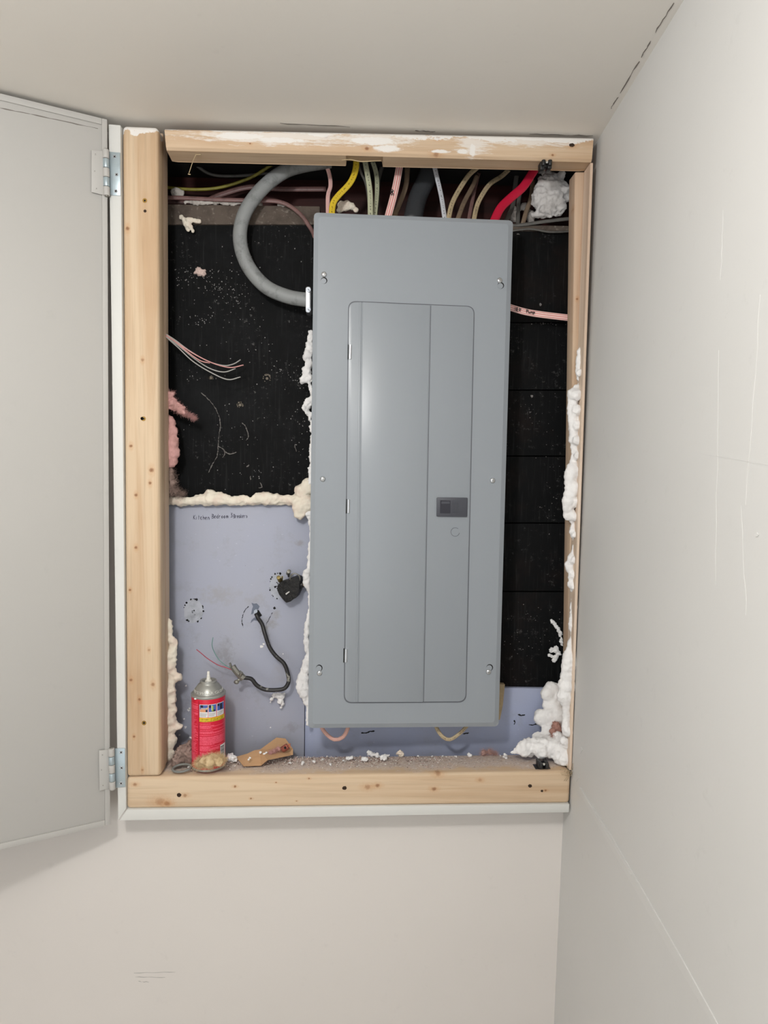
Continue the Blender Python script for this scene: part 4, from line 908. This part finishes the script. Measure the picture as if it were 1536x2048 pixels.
# fibreglass
def fibres(mb, c, n, rad, length, seed, lean=(0, 0, 0)):
    r = random.Random(seed)
    for i in range(n):
        d = Vector((r.gauss(0, 1), r.gauss(0, .7), r.gauss(0, 1))).normalized(); p = Vector(c)+Vector((d.x*rad, d.y*rad*.7, d.z*rad))*r.uniform(.75, 1)
        e = d*.45+Vector([r.gauss(0, .75) for _ in range(3)])+Vector(lean); e.normalize(); l = length*r.uniform(.5, 1.3)
        q = p+e*l*.5+Vector([r.gauss(0, .25)*l for _ in range(3)]); s_ = p+e*l
        u = e.orthogonal().normalized()*.00010
        mb.add([p+u, p-u, q-u, q+u, s_], [(0, 1, 2, 3), (3, 2, 4)]); 
        u = e.cross(u).normalized()*.00010; mb.add([p+u, p-u, q-u, q+u, s_], [(0, 1, 2, 3), (3, 2, 4)])
def wool(name, label, balls, mat, seed, n=60, length=.009, **k):
    t = thing(name, label, 'insulation', at(balls[0][0], balls[0][1]+balls[0][2], balls[0][3]))
    foam('wool_body', None, None, balls, mat, parent=t, grow=1.12, **k)
    mb = MB()
    for i, q in enumerate(balls): fibres(mb, at(*q[:2], q[3]), n*3, q[2]*(1.22+q[3])/1400, length, seed*50+i)
    o = mb.build('loose_fibres', mat, t, fix=False); o['kind'] = 'stuff'; return t
wool('insulation_wool', 'torn pink insulation tuft pointing right over the black panel, beside the left stud', [(338, 790, 10, .07), (342, 806, 11, .07), (352, 812, 9, .07), (362, 820, 8, .07), (370, 826, 5, .07), (380, 831, 3, .072), (388, 836, 2, .075)], pink_m, 1, 70, .007, amp=.003, freq=200)
wool('insulation_wool', 'plump pink insulation bulging from behind the left stud', [(336, 845, 14, .075), (340, 865, 15, .075), (341, 885, 16, .075), (343, 905, 16, .075), (340, 920, 14, .075), (330, 880, 16, .08)], pink_m, 2, 40, .004, amp=.0015)
wool('insulation_wool', 'brown ragged insulation hanging below the pink insulation beside the left stud', [(336, 940, 9, .08), (340, 952, 8, .08), (345, 964, 6, .08), (340, 975, 8, .08), (352, 982, 6, .085), (363, 988, 3, .09), (336, 985, 9, .085)], dust_m, 3, 80, .010, amp=.003, freq=180)
wool('insulation_wool', 'brownish pink insulation wad on the sill left of the spray can', [(372, 1502, 15, .045), (358, 1514, 12, .04), (384, 1490, 9, .055), (350, 1522, 8, .035), (378, 1518, 10, .035)], dust_m, 4, 130, .008, amp=.004, freq=220)
wool('insulation_wool', 'yellowish insulation tuft in front of the foot of the spray can', [(423, 1518, 11, -.0), (436, 1520, 10, -.0), (408, 1524, 10, .002), (398, 1528, 8, .004), (418, 1528, 9, -.0), (443, 1518, 6, .0)], yel_m, 5, 170, .010, amp=.003, freq=220)
wool('insulation_wool', 'reddish brown insulation caught in the foam at the lower right corner', [(1112, 1452, 8, .055), (1108, 1464, 8, .05), (1118, 1458, 7, .05), (1106, 1474, 6, .045)], foam_mat('red_brown_wool', (176, 134, 122), (132, 92, 82)), 6, 90, .006, amp=.003, freq=260)
wool('insulation_wool', 'small pinkish wool tuft on the sill below the right end of the breaker panel', [(968, 1507, 6, .075), (980, 1504, 6, .078), (990, 1508, 4, .075)], foam_mat('pale_pink_wool', (200, 164, 156), (150, 116, 108)), 7, 90, .007, amp=.003, freq=260)

# crumbs on the sill
def sill_pt(px, py): return SILL.hit(px, py)
r = random.Random(11)
def grains(seed, n, mats, size, sel):
    r = random.Random(seed); mb = MB(); k = 0
    while k < n:
        x = r.uniform(328, 1135); y = 1513+abs(r.gauss(0, 1))*9
        if y > 1541 or r.random() > sel(x, y): continue
        p = SILL.hit(x, y)
        if p.y > .076: continue
        s_ = size*r.uniform(.4, 1.3); q = [p+Vector([r.uniform(-1, 1)*s_ for _ in range(2)]+[0]) for _ in range(3)]; top = p+Vector((r.uniform(-.6, .6)*s_, r.uniform(-.6, .6)*s_, s_*.7))
        mb.add(q+[top], [(0, 1, 2), (0, 1, 3), (1, 2, 3), (2, 0, 3)], r.randrange(len(mats))); k += 1
    return mb
sel = lambda x, y: 1.0 if x < 480 else (.85 if x < 760 else (.5 if x < 950 else .6))
c1 = plain('crumb_white', (226, 222, 216), .9); c2 = plain('crumb_pink', (196, 170, 162), .9); c3 = plain('crumb_dark', (110, 90, 80), .9)
o = grains(4, 2600, [c1, c2, c2, c3, c1], .0019, sel).build('sill_crumbs', [c1, c2, c2, c3, c1]); tag(o, 'fine foam and dust crumbs scattered over the top of the sill', 'crumbs', kind='stuff')
o = grains(9, 5200, [c1, c2, c3, c2], .0009, lambda x, y: 1).build('sill_dust', [c1, c2, c3, c2]); tag(o, 'thin film of pinkish grey dust on the sill', 'dust', kind='stuff')
chips = [(741, 1506, 10, 'biggest'), (752, 1512, 7, 0), (768, 1522, 9, 0), (730, 1524, 8, 0), (699, 1520, 6, 0), (800, 1508, 9, 'cream'), (835, 1512, 3, 0), (884, 1510, 3.5, 0), (909, 1509, 3, 0), (936, 1509, 5, 0), (864, 1514, 3, 0), (688, 1524, 4, 0), (607, 1528, 5, 0), (629, 1526, 4, 0), (465, 1524, 10, 0), (407, 1540, 5, 0), (378, 1536, 4, 0), (1011, 1518, 5, 0), (645, 1520, 3, 0), (580, 1528, 4, 0), (383, 1476, 4, 0), (775, 1509, 4, 0), (660, 1530, 3, 0)]
lab = {741: 'largest white foam chip on the sill, below the left half of the breaker panel', 752: 'white foam chip touching the largest chip on its right', 768: 'flat white foam chip in front of the chips below the panel centre', 730: 'white foam chip just in front of the largest chip on the sill', 699: 'white foam chip left of the largest chip on the sill',
       800: 'cream-coloured foam chip on the sill, right of the largest white chip', 835: 'tiny white foam chip right of the cream-coloured chip', 884: 'tiny white foam chip on the sill below the left end of the right cable loop', 909: 'tiny white foam chip on the sill beneath the right cable loop', 936: 'small white foam chip on the sill below the right end of the right cable loop', 864: 'tiny foam chip between the cream chip and the right cable loop', 688: 'small foam chip at the far left of the chips below the left cable loop',
       607: 'white foam chip on the sill between the cardboard scrap and the panel corner', 629: 'small foam chip on the sill below the bottom left panel corner', 465: 'white foam chunk on the sill right of the foot of the spray can', 407: 'pale foam chip on the sill edge in front of the spray can', 378: 'small foam chip on the sill edge left of the spray can', 1011: 'white foam chip at the left tip of the foam mound', 645: 'tiny foam chip on the sill under the left end of the left cable loop',
       580: 'foam chip on the sill at the right end of the cardboard scrap', 383: 'small white foam chip on top of the brownish wad beside the spray can', 775: 'small foam chip between the largest chip and the cream-coloured chip', 660: 'tiny foam chip near the sill edge below the left cable loop'}
for i, (x, y, rr, kk) in enumerate(chips):
    p = SILL.hit(x, y); p.y = min(p.y, .07)
    k = rr*1.27/1400*1.15; rnd = random.Random(i)
    if x == 383: p = at(383, 1478, .05)
    balls = [(Vector((p.x+rnd.uniform(-.5, .5)*k, p.y+rnd.uniform(-.3, .3)*k, p.z+k*.45+rnd.uniform(-.1, .3)*k)), k*rnd.uniform(.4, .75), (rnd.uniform(.7, 1.2), .8, rnd.uniform(.6, 1))) for _ in range(4)]
    me = blobmesh(balls, voxel=max(.0009, k*.13), amp=k*.3, freq=1.8/k, seed=i); me.name = 'foam_chip'
    tag(link('foam_chip', me, foamc_m if kk == 'cream' else foam_m, None, True), lab[x], 'foam chip', 'foam chips on the sill')

# ------------------------------------------------------------------ spray can
cc = SILL.hit(420.5, 1524); cc.y = .036; R0 = 33.2*1.258/1400
can = thing('spray_can', 'red spray foam can with grey dome top and white nozzle, standing on the sill', 'spray can', cc)
red_m = plain('can_red', (206, 18, 52), .28, 0, 0); canm = plain('can_grey', (158, 158, 153), .36, .45, .15)
HB = .1350
MB().lathe(cc, [(.0001, .001), (R0*.93, .001), (R0*.985, .002), (R0*.985, .004), (R0, .0055), (R0, HB-.004), (R0*.985, HB-.002)], 64).build('can_body', red_m, can, smooth='auto')
MB().lathe(cc, [(R0*.99, -.0), (R0*1.01, .001), (R0*1.01, .0030), (R0*.99, .0042)], 64).build('bottom_rim', canm, can, smooth=True)
b = MB().lathe(cc, [(R0*1.0, HB-.0035), (R0*1.03, HB-.002), (R0*1.03, HB+.001), (R0*.99, HB+.0022), (R0*.94, HB+.001), (R0*.90, HB+.001), (R0*.87, HB+.0035), (R0*.80, HB+.0090), (R0*.62, HB+.0165), (R0*.50, HB+.0190), (R0*.495, HB+.0205), (R0*.51, HB+.0225), (R0*.47, HB+.0240), (R0*.40, HB+.0235), (R0*.36, HB+.021), (R0*.36, HB+.014), (.0001, HB+.014)], 64)
dome = b.build('dome_top', canm, can, smooth=True); dome['label'] = 'grey metal dome'
b = MB().lathe(cc, [(.0001, HB+.016), (R0*.34, HB+.0165)], 32); b.build('valve_cup', dark_m, dome)
b = MB().lathe(cc, [(R0*.22, HB+.014), (R0*.2, HB+.022), (R0*.17, HB+.0235), (R0*.12, HB+.0245), (R0*.115, HB+.028), (R0*.10, HB+.0285), (R0*.10, HB+.032), (R0*.085, HB+.0325), (R0*.08, HB+.0385), (R0*.05, HB+.0395), (.0001, HB+.0395)], 24); o = b.build('nozzle', plain('nozzle_white', (226, 224, 216), .5), can, smooth='auto'); o['label'] = 'white plastic nozzle stem'
# raised lettering round the dome
def textmesh(s_, size):
    cu = bpy.data.curves.new('t', 'FONT'); cu.body = s_; cu.size = size; cu.align_x = 'CENTER'; cu.extrude = .0002; cu.resolution_u = 2
    o = bpy.data.objects.new('t', cu); COL.objects.link(o); dg = bpy.context.evaluated_depsgraph_get(); dg.update()
    me = bpy.data.meshes.new_from_object(o.evaluated_get(dg)); bpy.data.objects.remove(o); return me
me = textmesh('ALWAYS WEAR GLOVES', .0078)
for v in me.vertices:
    x, y, z = v.co; h = HB+.0035+.0010+y*.82; rr = R0*(.875-.07*(h-HB-.0035)/.0055) if h < HB+.009 else R0*(.80-.18*(h-HB-.009)/.0075)
    a = x*1.15/(R0*.84)-pi/2; rr += .0002+z*1.5; v.co = cc+Vector((math.cos(a)*rr, math.sin(a)*rr, h))
link('dome_lettering', me, plain('can_letter', (206, 206, 200), .35, .3), dome)
# label: curved patches
def cpatch(mb, a0, a1, z0, z1, dr=.0002, mi=0, n=None):
    n = n or max(2, int(abs(a1-a0)/.12)); vs = []
    for i in range(n+1):
        a = a0+(a1-a0)*i/n; rr = R0+dr; d = Vector((math.sin(a)*rr, -math.cos(a)*rr, 0)); vs += [cc+d+Vector((0, 0, z0)), cc+d+Vector((0, 0, z1))]
    mb.add(vs, [[2*i, 2*i+2, 2*i+3, 2*i+1] for i in range(n)], mi)
def A(px): return math.asin(max(-.999, min(.999, (px-420.5)/33.2)))
def Zc(py): return (1524-py)/1113.+(.0085)   # front surface sits lower in the picture than the axis
txM = Mat('label_pink_text', (238, 96, 120), .45); nn_ = txM.noise(txM.pos((1500, 1500, 400)), 1, 2, .6); txM.layer(txM.ramp(nn_, .45, .6, 0, .75), (210, 30, 66)); tx_m = txM.done()
def zpy(py): return (1533-py)/1113.
r = random.Random(8); b = MB()
# right column of small print
py = 1433
while py < 1512:
    end = A(453) if py < 1480 else (A(446) if py > 1482 else A(452))
    ragged = r.random() < .25
    if r.random() < .90: cpatch(b, A(409.5), (A(r.uniform(430, 446)) if ragged else end), zpy(py+1.35), zpy(py))
    py += 1.75
# left column, ragged right edge
py = 1396
while py < 1512:
    if py < 1416: e = A(406.5)
    else: e = A(r.uniform(396, 406.5))
    if r.random() < .93: cpatch(b, A(388.2), e, zpy(py+1.4), zpy(py))
    py += 1.75
b.build('label_print', tx_m, can, fix=False)['label'] = 'pink small print on the red label'
b = MB(); cpatch(b, A(407.6), A(408.9), .004, HB-.006, .00025); b.build('label_seam', plain('seam_red', (150, 6, 34), .4), can, fix=False)
# picture squares
pics = [plain('pic_blue', (70, 96, 168), .5), plain('pic_dark', (28, 28, 40), .5), plain('pic_skin', (214, 150, 110), .5), plain('pic_white', (226, 226, 226), .5), plain('pic_green', (150, 176, 60), .5), plain('pic_yellow', (236, 206, 40), .5), plain('pic_grey', (176, 172, 172), .5)]
b = MB(); D1 = .0003; D2 = .0005; D3 = .0007
for (x0, x1) in ((409.6, 426), (427, 441), (442, 452.4)):
    cpatch(b, A(x0), A(x1), zpy(1422), zpy(1396), D1, 3); cpatch(b, A(x0+.8), A(x1-.3), zpy(1411), zpy(1397), D2, 0)
cpatch(b, A(411), A(425), zpy(1411), zpy(1405), D3, 2, 3); cpatch(b, A(412), A(417), zpy(1402), zpy(1397), D3, 1, 2); cpatch(b, A(413), A(424), zpy(1405.5), zpy(1402.5), D3, 6, 3); cpatch(b, A(422), A(425), zpy(1411), zpy(1406), D3, 1, 2); cpatch(b, A(424), A(425.5), zpy(1405), zpy(1402), D3, 5, 2)
cpatch(b, A(428), A(432), zpy(1403), zpy(1397), D3, 1, 2); cpatch(b, A(433), A(436), zpy(1410), zpy(1399), D3, 4, 2); cpatch(b, A(434), A(439), zpy(1411), zpy(1407), D3, 1, 2); cpatch(b, A(432.5), A(433.6), zpy(1408), zpy(1398), D3, 3, 1)
cpatch(b, A(443), A(446), zpy(1402), zpy(1397), D3, 1, 2); cpatch(b, A(447), A(450), zpy(1409), zpy(1398), D3, 1, 2)
for i in range(3):
    for (x0, x1) in ((410.5, 425), (428, 440), (443, 451.5)): cpatch(b, A(x0), A(x1-i), zpy(1414.9+i*2.6), zpy(1413.4+i*2.6), D2, 6)
b.build('label_pictures', pics, can, fix=False)['label'] = 'three small pictures with grey captions'
b = MB(); cpatch(b, A(409.6), A(453), zpy(1431), zpy(1423), D1); y_o = b.build('warning_band', pics[5], can, fix=False); y_o['label'] = 'yellow warning band'
b = MB()
for i in range(3): cpatch(b, A(411), A(452), zpy(1425.7+i*2.3), zpy(1424.6+i*2.3), D2)
MM = Mat('warning_print', (226, 196, 40), .5); MM.layer(MM.ramp(MM.noise(MM.pos((1400, 1400, 200)), 1, 2), .42, .5), (60, 50, 20)); b.build('warning_print', MM.done(), y_o, fix=False)
b = MB(); cpatch(b, A(447.5), A(453.5), zpy(1514), zpy(1483), D1); bc = b.build('barcode', pics[3], can, fix=False); b = MB()
for i in range(10): cpatch(b, A(448), A(452.6), zpy(1486.2+i*2.5+(.9 if i % 3 else 1.4)), zpy(1486+i*2.5), D2)
b.build('barcode_bars', pics[1], bc, fix=False)
b = MB(); b.sphere(cc+Vector((math.sin(A(401))*R0*1.02, -math.cos(A(401))*R0*1.02, HB-.003)), .0022, 2, (1.2, 1, .8)); b.build('foam_blob', foam_m, can, smooth=True)
# grey ring lying beside the can
b = MB(); pc = SILL.hit(369, 1530); pc.y = .018
ring = [pc+Vector((math.cos(a)*.016, math.sin(a)*.010, .003+.003*math.sin(a*1.0+.5))) for a in [i/24*2*pi for i in range(25)]]
b.tube(ring, .0022, .0022, 8, step=.003); tag(b.build('plastic_ring', plain('ring_grey', (120, 122, 118), .5), smooth=True), 'grey ring lying in the wool at the left foot of the spray can', 'ring')

# ------------------------------------------------------------------ cardboard scrap and splice
cb_M = Mat('brown_cardboard', (194, 156, 118), .85, 0, .2); cb_M.layer(cb_M.ramp(cb_M.noise(cb_M.pos((40, 40, 300)), 1, 3), .5, .75, 0, .25), (166, 128, 92)); cb_M.layer(cb_M.ramp(cb_M.noise(cb_M.pos(), 60, 4), .6, .8, 0, .35), (214, 190, 160)); card_m = cb_M.done()
def sp(x, y, h=0.001): p = SILL.hit(x, y); p.z += h; return p
V = [sp(471, 1518, .004), sp(487.5, 1533.5, .001), sp(522, 1532, .001), at(535, 1520, .028), at(586, 1509.5, .060), at(586, 1498, .072), at(571, 1477, .100), at(553, 1475, .102), at(520, 1499, .068), at(508.5, 1500.5, .066), at(495, 1507, .060), at(560, 1497, .075)]
b = MB(); fcs = [(0, 1, 9, 10), (1, 2, 8, 9), (2, 3, 8), (3, 4, 11), (4, 5, 11), (5, 6, 11), (6, 7, 11), (7, 8, 11), (8, 3, 11)]
b.add(V, fcs); nV = len(V); b.add([v+Vector((0, .0006, -.0008)) for v in V], [tuple(reversed(f)) for f in fcs])
border = [0, 1, 2, 3, 4, 5, 6, 7, 8, 9, 10]
for i in range(len(border)):
    a, c = border[i], border[(i+1) % len(border)]; b.f.append([a, c, nV+c, nV+a]); b.mi.append(0)
cb = b.build('cardboard_scrap', card_m); tag(cb, 'creased brown cardboard scrap on the sill, leaning against the grey board', 'cardboard')
rust = plain('rust_copper', (150, 84, 70), .55, .3, .4)
sp_ = thing('cable_splice', 'small rusty brown cable fitting with copper prongs lying on the cardboard scrap', 'fitting', at(572, 1503, .07))
b = MB(); b.tube(px3([(565, 1499, .060), (570, 1496, .058), (576, 1492, .058)]), .0062, .005, 10); b.build('fitting_body', rust, sp_, bevel=.0008)
b = MB(); b.cyl(at(570, 1495, .052), at(570.4, 1496, .049), .002, n=10); b.build('fitting_screw', dark_m, sp_)
for y in (1488, 1492): MB().cyl(at(574, y+3, .058), at(581, y, .058), .0012, n=8).build('copper_prong', plain('copper', (190, 110, 80), .4, .7), sp_)
wool('insulation_wool', 'pink wool strand lying on the cardboard scrap', [(548, 1502, 4, .055), (556, 1498, 4, .055), (541, 1505, 3, .05)], pink_m, 9, 60, .005, amp=.002, freq=300, voxel=.0014)
foam('foam_chip', 'white foam flakes on the crease of the cardboard scrap', 'foam chip', [(521, 1505, 2.5, .052), (528, 1508, 2.2, .05), (533, 1505, 2, .052), (500, 1516, 2, .035), (497, 1519, 2, .03)], foam_m, voxel=.0009, amp=.0006, freq=400)

# ------------------------------------------------------------------ roller catches
def catch(label, x0, y0, x1, y1, plane_y, up_):
    t = thing('roller_catch', label, 'catch', at((x0+x1)/2, max(y0, y1), plane_y), 'black roller catches for the access door')
    W_ = x1-x0; H_ = y1-y0; Y = plane_y; D = .022
    def bx(a, b_, c, d, y0_, dep, name, mat=blackp_m):
        MB().prism([at(x0+a*W_, y0+c*H_, Y+y0_), at(x0+b_*W_, y0+c*H_, Y+y0_), at(x0+b_*W_, y0+d*H_, Y+y0_), at(x0+a*W_, y0+d*H_, Y+y0_)], Vector((0, dep, 0))).build(name, mat, t, bevel=.0006)
    bx(0, 1, *((0, .18) if up_ else (.84, 1)), -.001, D, 'base_plate'); bx(.18, .40, .1, .95, 0, D*.8, 'catch_arm'); bx(.62, .84, .1, .85, 0, D*.8, 'catch_arm'); bx(.38, .66, .25, .75, .006, D*.6, 'catch_block')
    for a in (.34, .72):
        p = at(x0+a*W_, y0+.45*H_, Y-.001); MB().cyl(p+Vector((0, -.002, -.004)), p+Vector((0, -.002, .005)), .0034, n=16).build('roller', blackp_m, t, bevel=.0006)
    MB().cyl(at(x0+.55*W_, y0+.3*H_, Y-.001), at(x0+.55*W_, y0+.3*H_, Y+.004), .0022, n=10).build('catch_screw', steel_m, t)
catch('black roller catch under the header near the right corner', 1075, 317, 1109, 340, .006, True)
catch('black roller catch on the sill in front of the foam mound', 1071, 1523, 1102, 1541, .012, False)
# bristly debris at the sill's right end
b = MB(); r = random.Random(2)
for i in range(16):
    x = 1140+r.uniform(-12, 6); y = 1545+r.uniform(-8, 8); a = r.uniform(0, 2*pi); l = r.uniform(6, 16)
    b.tube([at(x, y, -.002), at(x+math.cos(a)*l*.5, y+math.sin(a)*l*.5, -.006), at(x+math.cos(a)*l, y+math.sin(a)*l, -.003)], .0004, n=5, step=.005)
tag(b.build('wood_splinters', tan_m, smooth=True), 'frayed splinters at the right end of the sill against the side wall', 'splinters', kind='stuff')
for o in COL.objects:
    if 'own' in o: del o['own']
